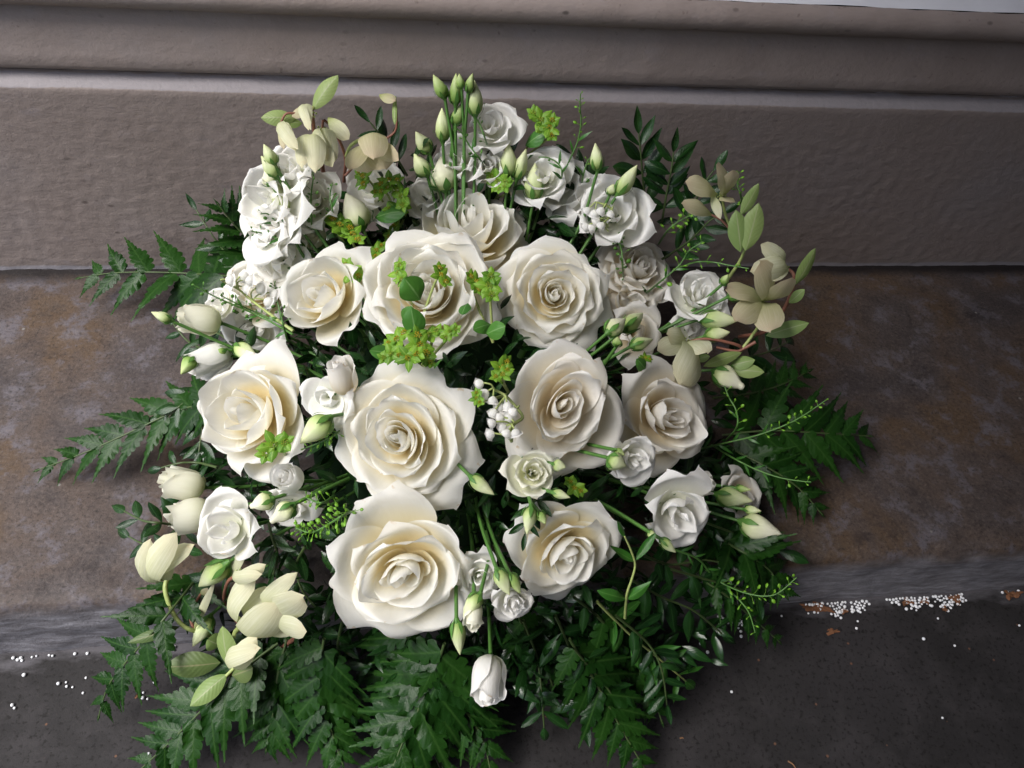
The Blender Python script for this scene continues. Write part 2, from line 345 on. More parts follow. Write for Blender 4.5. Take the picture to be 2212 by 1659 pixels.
def blade_geo(L, hw, shape='oval', bend=0.0, cup=0.0, twist=0.0, nu=5, nv=9, p=1.0, wave=0.0, seed=0, tipcurl=0.0):
    "leaf or sepal in local coordinates: base at origin, tip along +Y, face +Z"
    r = random.Random(seed)
    u = np.linspace(-1, 1, nu); v = np.linspace(0, 1, nv)
    U, V = np.meshgrid(u, v)
    if shape == "oval": h = np.clip(np.sin(np.pi*V**p), 0, 1)**.75
    elif shape == 'lance': h = np.clip(np.sin(np.pi*V**(.8*p)), 0, 1)
    elif shape == 'petal': h = np.clip(np.sin(np.pi*V**(1.25*p)), 0, 1)**.55; h = np.where(V < .02, .12, h)
    elif shape == 'needle': h = (1-V)**.6
    h = np.maximum(h, .02)
    x = U*h*hw; y = L*V.copy()
    z = bend*L*np.sin(np.pi*V) - cup*hw*(np.abs(U)**1.7)*h + tipcurl*L*V**3
    ph = r.uniform(0, 6)
    z = z + wave*hw*np.sin(V*9+ph)*U + wave*hw*.6*np.sin(V*15+ph*2)*np.abs(U)**2
    y = y + (0.0)*U
    if twist:
        a = twist*V; x, z = x*np.cos(a)-z*np.sin(a), x*np.sin(a)+z*np.cos(a)
    return np.stack([x, y, z], -1).reshape(-1, 3), gfaces(nu, nv), np.stack([(U+1)/2, V], -1).reshape(-1, 2)
def frame(A, B, Nn):
    "matrix taking +Y to A->B and +Z near Nn"
    A = np.asarray(A, float); T = nrm(np.asarray(B, float)-A); Z = nrm(Nn - T*(Nn@T)); Xx = np.cross(T, Z)
    return Matrix([[Xx[0], T[0], Z[0], A[0]], [Xx[1], T[1], Z[1], A[1]], [Xx[2], T[2], Z[2], A[2]], [0, 0, 0, 1]])
def add_blade(mb, A, B, Nn, hw, **k):
    A = np.asarray(A, float); L = np.linalg.norm(np.asarray(B)-A); V, F, UV = blade_geo(L, hw, **k)
    m4 = np.array(frame(A, B, Nn)); mb.add(V@m4[:3, :3].T + m4[:3, 3], F, UV)

# ------------------------------------------------------------------ setting
def displaced_strip(name, prof, x0, x1, nx, amp, scale, matl, parent=None, kind=None, rough_at=None):
    from mathutils import noise as mn
    prof = np.array(prof); xs = np.linspace(x0, x1, nx); V = []; UV = []
    t = np.gradient(prof, axis=0); t /= np.linalg.norm(t, axis=1)[:, None]+1e-9; nn = np.stack([t[:, 1], -t[:, 0]], 1)  # outward (y,z)
    for j, (y, z) in enumerate(prof):
        for x in xs:
            a = amp*(rough_at(y, z) if rough_at else 1)
            d = 0
            if a: d = a*(mn.noise(Vector((x*scale, y*scale*1.4, z*scale*1.6)))+.5*mn.noise(Vector((x*scale*2.7, y*scale*3, z*scale*3.3)))+.25*mn.noise(Vector((x*scale*6, y*scale*7, z*scale*7))))
            V.append((x, y - d*abs(nn[j, 0])*1.0, z + d*abs(nn[j, 1]))); UV.append((x, z))
    mb = MB(); f = [tuple(reversed(q)) for q in gfaces(nx, len(prof))]
    mb.add(V, f, UV); return obj(name, mb, matl, parent, kind=kind)
def seg(a, b, n): return [(a[0]+(b[0]-a[0])*i/n, a[1]+(b[1]-a[1])*i/n) for i in range(n)]
wall = thing('wall', 'mauve-grey painted stone wall base with ridged moulding behind the flowers', 'wall', (0, 0, 0))
pp = seg((0, -.10), (0, .2015), 75) + [(0, .2025), (.0006, .2038), (.0024, .2055), (.0085, .2102), (.0122, .2128), (.0134, .2134)]
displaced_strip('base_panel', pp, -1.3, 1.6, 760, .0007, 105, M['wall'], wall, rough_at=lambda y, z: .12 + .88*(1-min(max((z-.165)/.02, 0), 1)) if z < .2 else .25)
pm = [(.0135, .2135), (.0128, .2150), (.0060, .2185), (.0035, .2225), (.0050, .232), (.0062, .245), (.0075, .256), (.0100, .264), (.0145, .2685), (.0150, .2705),
      (.0080, .2712), (.0010, .2730), (-.0040, .2775), (-.0060, .2835), (-.0050, .2895), (-.0010, .2945), (.0035, .2965), (.0060, .2970)]
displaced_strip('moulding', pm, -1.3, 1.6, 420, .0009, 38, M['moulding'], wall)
pt_ = [(.0060, .2975), (.0100, .2990), (.03, .3025), (.05, .305), (.06, .31), (.062, .40), (.062, .9), (.062, 1.58)]
displaced_strip('upper_wall', pt_, -1.3, 1.6, 120, .0015, 20, M['top'], wall)
pl = seg((.02, 0), (-.366, 0), 70) + [(-.3685, -.0006), (-.3725, -.003), (-.375, -.0065), (-.3762, -.011)] + seg((-.3768, -.016), (-.3775, -.09), 14) + [(-.3775, -.09)]
pl = pl[::-1]
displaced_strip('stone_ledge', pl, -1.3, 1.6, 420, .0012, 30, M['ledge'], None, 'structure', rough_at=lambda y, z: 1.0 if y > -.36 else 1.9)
pg = seg((-2.6, -.077), (-.62, -.077), 12) + seg((-.62, -.077), (-.36, -.077), 40) + [(-.36, -.077)]
displaced_strip('pavement', pg, -4.0, 1.6, 420, .0010, 26, M['ground'], None, 'structure')
# unseen slabs added to block sun and sky and darken the right side
def box(name, lo, hi, matl, kind='structure'):
    lo, hi = np.array(lo), np.array(hi)
    V = [(x, y, z) for x in (lo[0], hi[0]) for y in (lo[1], hi[1]) for z in (lo[2], hi[2])]
    F = [(0, 1, 3, 2), (4, 6, 7, 5), (0, 4, 5, 1), (2, 3, 7, 6), (0, 2, 6, 4), (1, 5, 7, 3)]
    mb = MB(); mb.add(V, F, [(v[0], v[2]) for v in V]); me = mb.mesh(name, False); return obj(name, me, matl, None, kind=kind)
box('added_sun_blocker_top', (-.70, -2.4, 1.6), (1.8, .06, 1.7), M['top'])
box('added_sky_blocker_front', (-.60, -1.7, -.077), (1.45, -1.6, 1.59), M['wall'])
box('added_sky_blocker_side', (1.45, -2.4, -.08), (1.6, -.02, 1.59), M['wall'])

# ------------------------------------------------------------------ petals and blooms
def petal_mesh(mb, rt, zt, hw, phi, rb=.05, zb=0.0, curl=.12, side=.6, spiral=0.0, k=1.0, ruf=.02, rd=.2, tip=.05, seed=0, nu=13, nv=12, S=1.0, belly=.9, inward=0.0, tw=.48):
    """one petal round the axis +Z. rt, zt: where its edge stands; hw: half width; k: how much flatter than a full cup"""
    r = random.Random(seed)
    u = np.linspace(-1, 1, nu); v = 1-(1-np.linspace(0, 1, nv))**1.45
    U, V = np.meshgrid(u, v); a = np.abs(U)
    top = 1 - rd*a**2.3 + tip*np.exp(-(U/.16)**2) + ruf*1.3*np.sin(U*r.uniform(3, 6)+r.uniform(0, 6))*.6 + ruf*.35*np.sin(U*r.uniform(8, 13)+r.uniform(0, 6))
    # profile: cubic bezier, scaled so the edge sits lower at the sides
    P0 = (rb, zb); P1 = (rb+(rt-rb)*belly, zb+.06*zt); P2 = (rt*1.03+.02, zb+(zt-zb)*.6); P3 = (rt, zt)
    s = V*np.minimum(top, 1.15); b = 1-s
    R = b**3*P0[0]+3*b*b*s*P1[0]+3*b*s*s*P2[0]+s**3*P3[0]
    Z = b**3*P0[1]+3*b*b*s*P1[1]+3*b*s*s*P2[1]+s**3*P3[1]
    c = curl*(1+side*a**1.7*2 - .25*np.exp(-(U/.25)**2)) * np.clip((V-.62)/.38, 0, 1)**2
    R = R + c; Z = Z - c*.55*(1 if curl > 0 else 0) - np.clip(V-.85, 0, 1)*c*1.5
    R = R - inward*V**3
    R = R + spiral*U*np.clip(V*1.5, 0, 1) 
    ph1, ph2, f1, f2 = r.uniform(0, 6), r.uniform(0, 6), r.uniform(2, 4), r.uniform(5, 8)
    R = R + ruf*V**2*(np.sin(U*f1+ph1)*1.6+np.sin(U*f2+ph2)*.55)
    Z = Z + ruf*V**2*(np.sin(U*f1+ph2)*.9+np.sin(U*f2*1.3+ph1)*.35)
    q = np.clip((V-.45)/.55, 0, 1)
    W = hw*1.1*(.34+.66*np.sin(np.pi/2*np.clip(V/.55, 0, 1)))*np.maximum(np.maximum(1-q**3.2, 0)**.5, tw)
    rc = np.maximum(R*k, .035+.05*V)
    th = U*W/rc; th = np.clip(th, -2.9, 2.9)
    pr = (R-rc)+rc*np.cos(th); pt = rc*np.sin(th)
    x = pr*math.cos(phi)-pt*math.sin(phi); y = pr*math.sin(phi)+pt*math.cos(phi)
    mb.add(np.stack([x, y, Z], -1).reshape(-1, 3)*S, gfaces(nu, nv), np.stack([(U+1)/2, V], -1).reshape(-1, 2))

def rot_for(axis, spin=0.0):
    return Vector(axis).to_track_quat('Z', 'Y').to_matrix() @ Matrix.Rotation(spin, 3, 'Z')

BLO = []
def clear(p):
    'keep the filling leaves out from in front of the blooms'
    for b, ax, R in BLO:
        for a in (ax, BACK):
            d = p-b; h = d@a
            if 0 < h+.3*R and h < .16 and np.linalg.norm(d-a*h) < R*.92: return False
    return True
def rose(px, py, rpx, fa, label, seed, n=30, lift=0.0, style='full', material='rose', spin=0.0, sq=1.0, group='large white roses', tight=1.0, oval=1.0, oang=0.0, hoff=(0, 0), stem=True, cat='rose', name='rose', depthz=.62, falloff=.55, ruf=.022):
    r = random.Random(seed)
    p = P(px, py, lift); R = px2m(rpx, p)*.94; ax = facing(*fa)
    base = p - ax*R*.30
    BLO.append((base, ax, R))
    t = thing(name, label, cat, base, group, rot_for(ax, spin))
    phi = r.uniform(0, 6.28)
    for i in range(n):
        f = i/(n-1)
        rt = (.045*tight + .96*f**1.08)*(1+r.uniform(-.05, .05))
        zt = depthz + .035*math.sin(math.pi*min(f/.55, 1)) - falloff*max(0, (f-.5)/.5)**1.5 + r.uniform(-.025, .025)
        if style == 'open':       # few large petals round an open heart
            rt = (.10 + .88*f**.9)*(1+r.uniform(-.06, .06)); zt = depthz-.05 + .12*math.sin(math.pi*f) - falloff*.8*max(0, (f-.55)/.45)**1.5
        elif style == 'loose':    # folded, irregular
            rt = (.06 + .92*f)*(1+r.uniform(-.12, .12)*(1 if f < .65 else .35)); zt += r.uniform(-.07, .07)
        elif style == 'old':      # packed quartered heart
            rt = (.05 + .93*f**1.15)*(1+r.uniform(-.10, .10)); zt = depthz+.02*r.uniform(-1, 1)+.12*math.sin(math.pi*f*.8) - falloff*max(0, (f-.6)/.4)**1.5
        hw = rt*(.80+1.15*(1-f)**2.2)*r.uniform(.9, 1.1)
        curl = (.005+.13*f**1.3)*r.uniform(.6, 1.4)
        phi += 2.4 + r.uniform(-.3, .3)
        mb = MB()
        petal_mesh(mb, rt, zt, hw, phi, rb=.03+.05*f, curl=curl, side=.12+.25*f, spiral=-.05*rt-.012, k=1+.22*f, ruf=ruf*(.35+.9*f), rd=.10+.12*f,
                   tip=.015*f*r.random(), seed=seed*100+i, nu=17 if f > .3 else 15, nv=14, S=R*sq if False else R, inward=.07*max(0, 1-2.2*f))
        g_ = max(0, 1-f*1.15); v_ = mb.v[0]; ca, sa = math.cos(oang), math.sin(oang); xx = v_[:, 0]*ca+v_[:, 1]*sa; yy = -v_[:, 0]*sa+v_[:, 1]*ca
        xx = xx*(1-(1-oval)*g_**.5); v_[:, 0] = xx*ca-yy*sa+hoff[0]*R*g_; v_[:, 1] = xx*sa+yy*ca+hoff[1]*R*g_
        obj('petal', mb, M[material], t)
    mb = MB()
    for k in range(5):
        a = k*1.257+.3; d = np.array([math.cos(a), math.sin(a), 0]); add_blade(mb, d*.04*R, d*.62*R+np.array([0, 0, -.12*R]), np.array([0, 0, 1]), .12*R, shape='lance', nu=5, nv=7, bend=.06)
    obj('sepals', mb, M['calyx'], t)
    if stem:
        q = Vector(DC + (base-DC)*.35); loc = t.matrix_world.inverted() @ q
        mb = MB(); add_tube(mb, [(0, 0, .02*R), (0, 0, -.35*R), tuple(loc)], .0028, .003, 8); obj('stem', mb, M['stem'], t)
    return t

CORE = DC + np.array([0, .02, .02])
def stem_into(t, start, ax, matl='stem', r=.0014, back=.025, deep=.45, r1=None):
    "stem part from a world point, leaving against ax, into the heart of the bouquet"
    s = np.asarray(start, float); e = CORE+(s-CORE)*deep; a = s-nrm(ax)*back*.7 - dnorm(s)*.014 - BACK*.010; a = a*.8+e*.2
    inv = t.matrix_world.inverted(); L = [tuple(inv @ Vector(q)) for q in (s, a, e)]
    mb = MB(); add_tube(mb, L, r, r1 or r, 7); return obj('stem', mb, M[matl], t)

def lis(px, py, rpx, fa, label, seed, style='open', lift=.012, material='lis', n=None, spin=0, group='white lisianthus blooms', stem=True):
    r = random.Random(seed); p = P(px, py, lift); R = px2m(rpx, p); ax = facing(*fa)
    n = n or {'open': 9, 'tulip': 7, 'double': 13, 'ball': 8, 'flat': 7}[style]; R *= 1.27
    hgt = {'open': .95, 'tulip': 1.75, 'double': .95, 'ball': 1.25, 'flat': .7}[style]
    base = p - ax*R*hgt*.5
    BLO.append((base, ax, R*.9))
    t = thing('lisianthus_bloom', label, 'flower', base, group, rot_for(ax, spin)); phi = r.uniform(0, 6.28)
    for i in range(n):
        f = i/(n-1)
        if style == 'tulip':
            rt = (.12+.42*f)*(1+r.uniform(-.1, .1)); zt = 1.62+.1*math.sin(math.pi*f)-.10*f+r.uniform(-.1, .05); hw = .80*(.6+.55*f); curl = .07*f+.03*r.random(); k = 1.0; ruf = .03; rd = .06; belly = 1.75; inw = .10*(1-f)
        elif style == 'ball':
            rt = (.06+.40*f); zt = 1.25-.12*f+r.uniform(-.05, .05); hw = 1.0*(.5+.6*f); curl = .02+.07*f; k = 1.0; ruf = .02; rd = .08; belly = 2.0; inw = .02
        elif style == 'flat':
            rt = (.10+.2*f*3 if i < 3 else .42+.6*f); zt = (.60 if i < 3 else .62-.2*f)+r.uniform(-.1, .1); hw = (.45 if i < 3 else .80); curl = .14; k = 1.4; ruf = .022; rd = .18; belly = .8; inw = 0
        elif style == 'double':
            rt = (.07+.75*f**1.05)*(1+r.uniform(-.12, .12)); zt = .92-.42*f**1.7+r.uniform(-.06, .06); hw = rt*(.95+.8*(1-f)**2); curl = .03+.11*f; k = 1+.15*f; ruf = .022; rd = .12; belly = 1.1; inw = .0
        else:
            rt = (.10+.80*f)*(1+r.uniform(-.12, .12)); zt = .95-.38*f**1.5+r.uniform(-.08, .08); hw = rt*(1.0+.8*(1-f)**2); curl = .04+.13*f; k = 1+.2*f; ruf = .022; rd = .12; belly = 1.15; inw = .0
        phi += 2.4+r.uniform(-.35, .35); mb = MB()
        petal_mesh(mb, rt, zt, hw, phi, rb=.04, curl=curl, side=.5, spiral=-.05*rt-.01, k=k, ruf=ruf, rd=rd, tip=.0, seed=seed*37+i, nu=15, nv=12, S=R, belly=belly, inward=inw, tw=.72 if style in ('tulip', 'ball') else .40)
        obj('petal', mb, M[material], t)
    mb = MB()
    for k in range(5):
        a = k*1.257+phi; d = np.array([math.cos(a), math.sin(a), 0]); 
        add_blade(mb, d*.03*R, d*.42*R+np.array([0, 0, .42*R if style in ('tulip', 'ball') else .12*R]), np.array([0, 0, 1])-d*.2, .055*R, shape='lance', nu=3, nv=6, bend=-.12)
    V, F, UV, _ = tube_geo([(0, 0, -.10*R), (0, 0, .0), (0, 0, .09*R)], .04*R, .16*R, 8, 2); mb.add(V, F, UV)
    obj('calyx', mb, M['calyx'], t)
    if stem: stem_into(t, base-ax*.08*R, ax)
    return t

def bud(b, tpx, hwpx, label, seed, lift=.02, tlift=None, material='bud', stem=True, group='lisianthus buds', open_tip=0.0):
    r = random.Random(seed); A = P(*b, lift); B = P(*tpx, lift+.004 if tlift is None else tlift); B = B*.35+PD(*tpx, depth(A)-.004)*.65
    B = A+(B-A)*1.06; L = np.linalg.norm(B-A); hw = px2m(hwpx*1.15, A); ax = nrm(B-A)
    t = thing('lisianthus_bud', label, 'flower bud', A, group, rot_for(ax, r.uniform(0, 6)))
    nu, nv = 20, 15; V = []; UV = []; tw = r.choice((-1, 1))*r.uniform(1.4, 2.4); bx, by = r.uniform(-.05, .05), r.uniform(-.05, .05)
    for j in range(nv):
        v = j/(nv-1)
        prof = max(0, math.sin(math.pi*min(v**.72*.98+.02, 1)))**.8*(1-.25*v)*1.12
        prof = max(prof, .16*(1-v)+.13+open_tip*v)
        if v == 1: prof = .05+open_tip*.8
        for i in range(nu):
            th = 2*math.pi*i/nu; q = (th*3+tw*3*v)/(2*math.pi) % 1.0     # three overlapping folds
            rr = hw*prof*(1+.16*(q-.5)*min(1, v*3)+.03*math.sin(5*th+3*v))
            V.append((rr*math.cos(th)+bx*L*v*v, rr*math.sin(th)+by*L*v*v, L*v)); UV.append((i/nu, v))
    F = list(gfaces(nu, nv, True)); F.append(tuple((nv-1)*nu+i for i in range(nu))); mb = MB(); mb.add(V, F, UV); obj('furled_petals', mb, M[material], t)
    mb = MB()
    for k in range(5):
        a = k*1.257; d = np.array([math.cos(a), math.sin(a), 0]); h = r.uniform(.36, .55)
        pts = []; 
        W, Fb, U2 = blade_geo(1, 1, shape='lance', nu=3, nv=7)
        out = []
        for (x, y, z) in W:
            pr = max(0, math.sin(math.pi*min((y*h)**.72*.98+.02, 1)))**.8*1.12*(1-.25*y*h)
            rr = hw*max(pr, .3)*1.10+.0004; th = a+x*.34*(1-y*.5); rr += hw*.25*max(0, y-.7)*r.random()*3
            out.append((rr*math.cos(th), rr*math.sin(th), L*h*y-.001))
        mb.add(out, Fb, U2)
    V, F, UV, _ = tube_geo([(0, 0, -.10*L), (0, 0, 0), (0, 0, .07*L)], .0013, hw*.62, 8, 2); mb.add(V, F, UV)
    obj('calyx', mb, M['calyx'], t)
    if stem: stem_into(t, A-ax*.06*L, ax, r=.0013)
    return t

def sepal(parent, b, tp, hwpx, lb=.02, lt=.03, material='hell', cup=.5, bend=.12, tiltn=(0, 0), name='sepal', shape='petal', seed=0, p=1.0, nu=9, nv=11, wave=.05, tipcurl=0.0, dref=None):
    A = P(*b, lb) if dref is None else PD(*b, dref); B = PD(*tp, depth(A)-(lt-lb)*1.3); hw = px2m(hwpx, A)*(1.12 if material in ('hell', 'hell_dusk') else 1.15); cup = cup*(.5 if material in ('hell', 'hell_dusk') else 1); Nn = facing(tiltn[0], tiltn[1])
    V, F, UV = blade_geo(np.linalg.norm(B-A), hw, shape=shape, cup=cup, bend=bend, nu=nu, nv=nv, seed=seed, p=p, wave=wave, tipcurl=tipcurl)
    mb = MB(); mb.add(V, F, UV)
    mw = frame(A, B, Nn); root = parent
    while root.parent: root = root.parent
    loc = parent.matrix_world.inverted() if parent is root else (root.matrix_world @ parent.matrix_basis).inverted()
    return obj(name, mb, M[material], parent, loc @ mw)
def wtube(t, pts, r0, r1=None, material='stem_red', name='stem', lift=.015):
    "tube through display points (x, y[, lift])"
    W = [P(q[0], q[1], q[2] if len(q) > 2 else lift) if not isinstance(q, np.ndarray) else q for q in pts]
    inv = t.matrix_world.inverted(); mb = MB(); add_tube(mb, [tuple(inv @ Vector(q)) for q in W], r0, r1, 7)
    return obj(name, mb, M[material], t)
# ------------------------------------------------------------------ foam and dark filling
mb = MB(); V = []; UV = []
for j in range(14):
    for i in range(28):
        a = 2*math.pi*i/28; e = 1.57*j/13
        V.append(((.13*math.cos(a)*math.cos(e)**.6), (.10*math.sin(a)*math.cos(e)**.6), .10*math.sin(e)**.7)); UV.append((i/28, j/13))
mb.add(V, gfaces(28, 14, True), UV); foam = obj('floral_foam', mb, M['foam']); foam.location = (.045, -.245, .002)
tagm(foam, 'dark green floral foam holding the stems, hidden deep between the flowers', 'floral foam')

# ------------------------------------------------------------------ roses
G_R = 'large white roses'
rose(862, 946, 163, (-.14, .12), 'large creamy white rose with swirled heart, left of the centre gap', 11, n=26, lift=.012, spin=.4, oval=.78, oang=.5)
rose(868, 1236, 170, (.0, -.20), 'lowest big white rose, directly above the bottom fern leaves', 32, n=20, lift=.010, style='loose', tight=2.0, spin=1.0, oval=.6, oang=1.1)
rose(1226, 881, 151, (.22, .10), 'wide white rose with long folded petals, right of the lily-of-the-valley bells', 13, n=18, lift=.010, style='loose', spin=2.1, oval=.55, oang=.3, hoff=(.1, .05), material='rose_pink')
rose(1198, 637, 123, (.06, .05), 'white rose with neat tight spiral heart, upper right of the centre', 14, n=27, lift=.010, spin=.2)
rose(924, 630, 150, (-.02, .28), 'white rose with packed ruffled heart under the round green leaf', 15, n=32, lift=.006, style='old', spin=.9, ruf=.03)
rose(1016, 500, 140, (.05, .72, .9), 'white rose at the top centre seen from its side', 16, n=18, lift=.040, style='loose', depthz=.8, falloff=.7, spin=.3)
rose(702, 643, 113, (-.30, .20), 'half-open white rose in the upper left with smooth outer petals', 17, n=14, lift=.012, style='open', depthz=.85, spin=2.0, oval=.7, oang=.9)
rose(545, 898, 143, (-.38, .12), 'glowing white rose at the far left with smooth bowl of petals', 18, n=16, lift=.012, style='open', depthz=.75, spin=.6, hoff=(-.08, .05))
rose(1443, 903, 129, (.52, .05), 'blush white rose at the far right, partly under the hellebore', 19, n=19, lift=.004, style='loose', oval=.55, oang=.2, material='rose_pink', spin=.5)
rose(1224, 1196, 127, (.24, -.30), 'white rose at the lower right beside the glossy leaf sprig', 44, n=19, lift=.006, style='loose', tight=1.6, oval=.62, oang=-.7, spin=2.8)
rose(1382, 580, 92, (.35, .40), 'shaded blush rose tucked in behind at the upper right', 21, n=22, lift=-.012, material='rose_pink', spin=.8)

# ------------------------------------------------------------------ lisianthus blooms
LB = [
 (427, 690, 44, (-.95, .15, .55), 'white half-open bloom pointing left beside its small bud, far left', 'tulip', .02, 'lis_cream'),
 (450, 778, 46, (-.75, -.45, .6), 'white half-open bloom pointing down-left below the leftmost one', 'tulip', .02, 'lis'),
 (572, 432, 66, (-.35, .35), 'ruffled white bloom on the left edge behind the tall green bud', 'open', .012, 'lis'),
 (676, 428, 58, (.45, .45), 'ruffled white bloom behind the upright green seed spray, upper left', 'open', .008, 'lis'),
 (622, 362, 52, (-.2, .75), 'white bloom just under the hanging hellebore bells', 'open', .008, 'lis'),
 (568, 506, 50, (-.45, .1), 'broad-petalled white bloom below the upper left ruffles', 'flat', .018, 'lis'),
 (606, 556, 54, (0, .15), 'smooth white bloom hanging over the left lily-of-the-valley', 'flat', .022, 'lis'),
 (672, 505, 44, (.2, .3), 'pale green-white bloom deep behind the seed spray', 'ball', .0, 'lis_cream'),
 (808, 396, 62, (0, .35), 'white bloom behind the bupleurum, below the drooping hellebore', 'open', -.004, 'lis'),
 (989, 342, 50, (-.2, .6), 'ruffled white bloom, left one of the pair at the top', 'double', .01, 'lis'),
 (1051, 358, 46, (.1, .5), 'ruffled white bloom, right one of the pair at the top', 'double', .01, 'lis'),
 (1060, 270, 46, (.45, .75), 'topmost white bloom leaning on the wall behind the tall buds', 'open', .0, 'lis'),
 (924, 420, 44, (-.1, .4), 'white ruffled bloom at the upper left of the side-on rose', 'open', .006, 'lis'),
 (1171, 378, 58, (.1, .45), 'white bloom behind the pointed bud at the top right', 'open', .008, 'lis'),
 (1215, 398, 54, (.35, .4), 'shaded white bloom at the top right, behind its neighbour', 'open', -.008, 'lis'),
 (1326, 462, 64, (.15, .15), 'white bloom carrying small bells on the upper right', 'open', .012, 'lis'),
 (1513, 635, 56, (.1, .45), 'full white many-petalled bloom alone at the right edge', 'double', .022, 'lis'),
 (737, 812, 40, (-.15, .85, .5), 'closed blush-white bud bloom standing between three roses', 'tulip', .034, 'rose_pink'),
 (703, 862, 44, (-.2, -.2), 'small open white bloom left of the swirled rose', 'flat', .026, 'lis'),
 (1152, 1022, 46, (.1, .15), 'small creamy spiral bloom in the dark gap at the centre right', 'double', .02, 'lis_cream'),
 (1465, 1113, 68, (.25, -.45), 'white bloom nodding down on the lower right', 'open', .03, 'lis'),
 (1510, 1050, 34, (.85, .25, .5), 'small half-open bloom behind the nodding one, lower right', 'tulip', .016, 'rose_pink'),
 (1606, 1072, 42, (.6, .1), 'flat pale bloom behind the buds at the lower right edge', 'flat', .008, 'rose_pink'),
 (1368, 992, 46, (.4, -.2), 'ruffled small white bloom under the two right-hand roses', 'open', .022, 'lis'),
 (619, 1031, 45, (-.2, .35, 1), 'round closed white bloom above the two pale buds, left', 'ball', .024, 'lis'),
 (631, 1102, 40, (.1, -.4), 'pale open petals behind the pair of pale buds, left', 'flat', .004, 'lis'),
 (392, 1042, 45, (-.9, .3, .5), 'cream half-open bloom pointing left, upper of the left pair', 'tulip', .024, 'lis_cream'),
 (402, 1112, 45, (-.95, -.05, .5), 'cream half-open bloom pointing left, lower of the left pair', 'tulip', .026, 'lis_cream'),
 (487, 1145, 60, (-.35, .15), 'white ruffled bloom right of the left cream pair', 'open', .026, 'lis'),
 (1109, 1302, 42, (.25, -.55), 'small white bloom nodding between the two lowest roses', 'double', .024, 'lis'),
 (1023, 1330, 30, (0, -.75, .6), 'tiny cream bloom hanging under its green bud, bottom centre', 'tulip', .03, 'lis_cream'),
 (1036, 1246, 38, (.2, .1), 'white petals squeezed between the lowest rose and its right neighbour', 'open', .004, 'lis'),
 (1054, 1470, 50, (-.08, -.70, .75), 'lone white bloom hanging head down below everything else', 'tulip', .022, 'lis'),
 (1357, 650, 56, (.35, .2), 'blush bloom right of the spiral rose, behind the bud pair', 'open', .010, 'rose_pink'),
 (1372, 722, 48, (.3, -.1), 'lower blush bloom behind the bud pair on the right', 'flat', .004, 'rose_pink'),
 (1499, 712, 36, (.3, 0), 'dim pale bloom under the full bloom at the right edge', 'flat', .0, 'lis'),
 (598, 485, 44, (-.4, .3), 'small ruffled white bloom on the outer edge under the tall green bud', 'open', .020, 'lis'),
 (470, 655, 36, (-.6, .3), 'small white bloom tucked above the leftmost half-open one', 'open', .004, 'lis'),
 (1275, 425, 40, (.1, .3), 'small shaded white bloom left of the bloom with bells', 'open', -.004, 'lis'),
 (552, 618, 66, (-.2, .25), 'creamy full bloom behind the left lily-of-the-valley', 'double', .010, 'rose'),
 (545, 712, 58, (-.2, -.25), 'white cupped bloom below the left lily-of-the-valley', 'open', .004, 'lis'),
]
for i, (x, y, rr, fa, lab, st, li, ma) in enumerate(LB):
    if y < 520 and fa[1] > 0: fa = (fa[0]*.5-.2, fa[1]*.3); li += .014
    lis(x, y, rr, fa, lab, 200+i, st, li, ma)

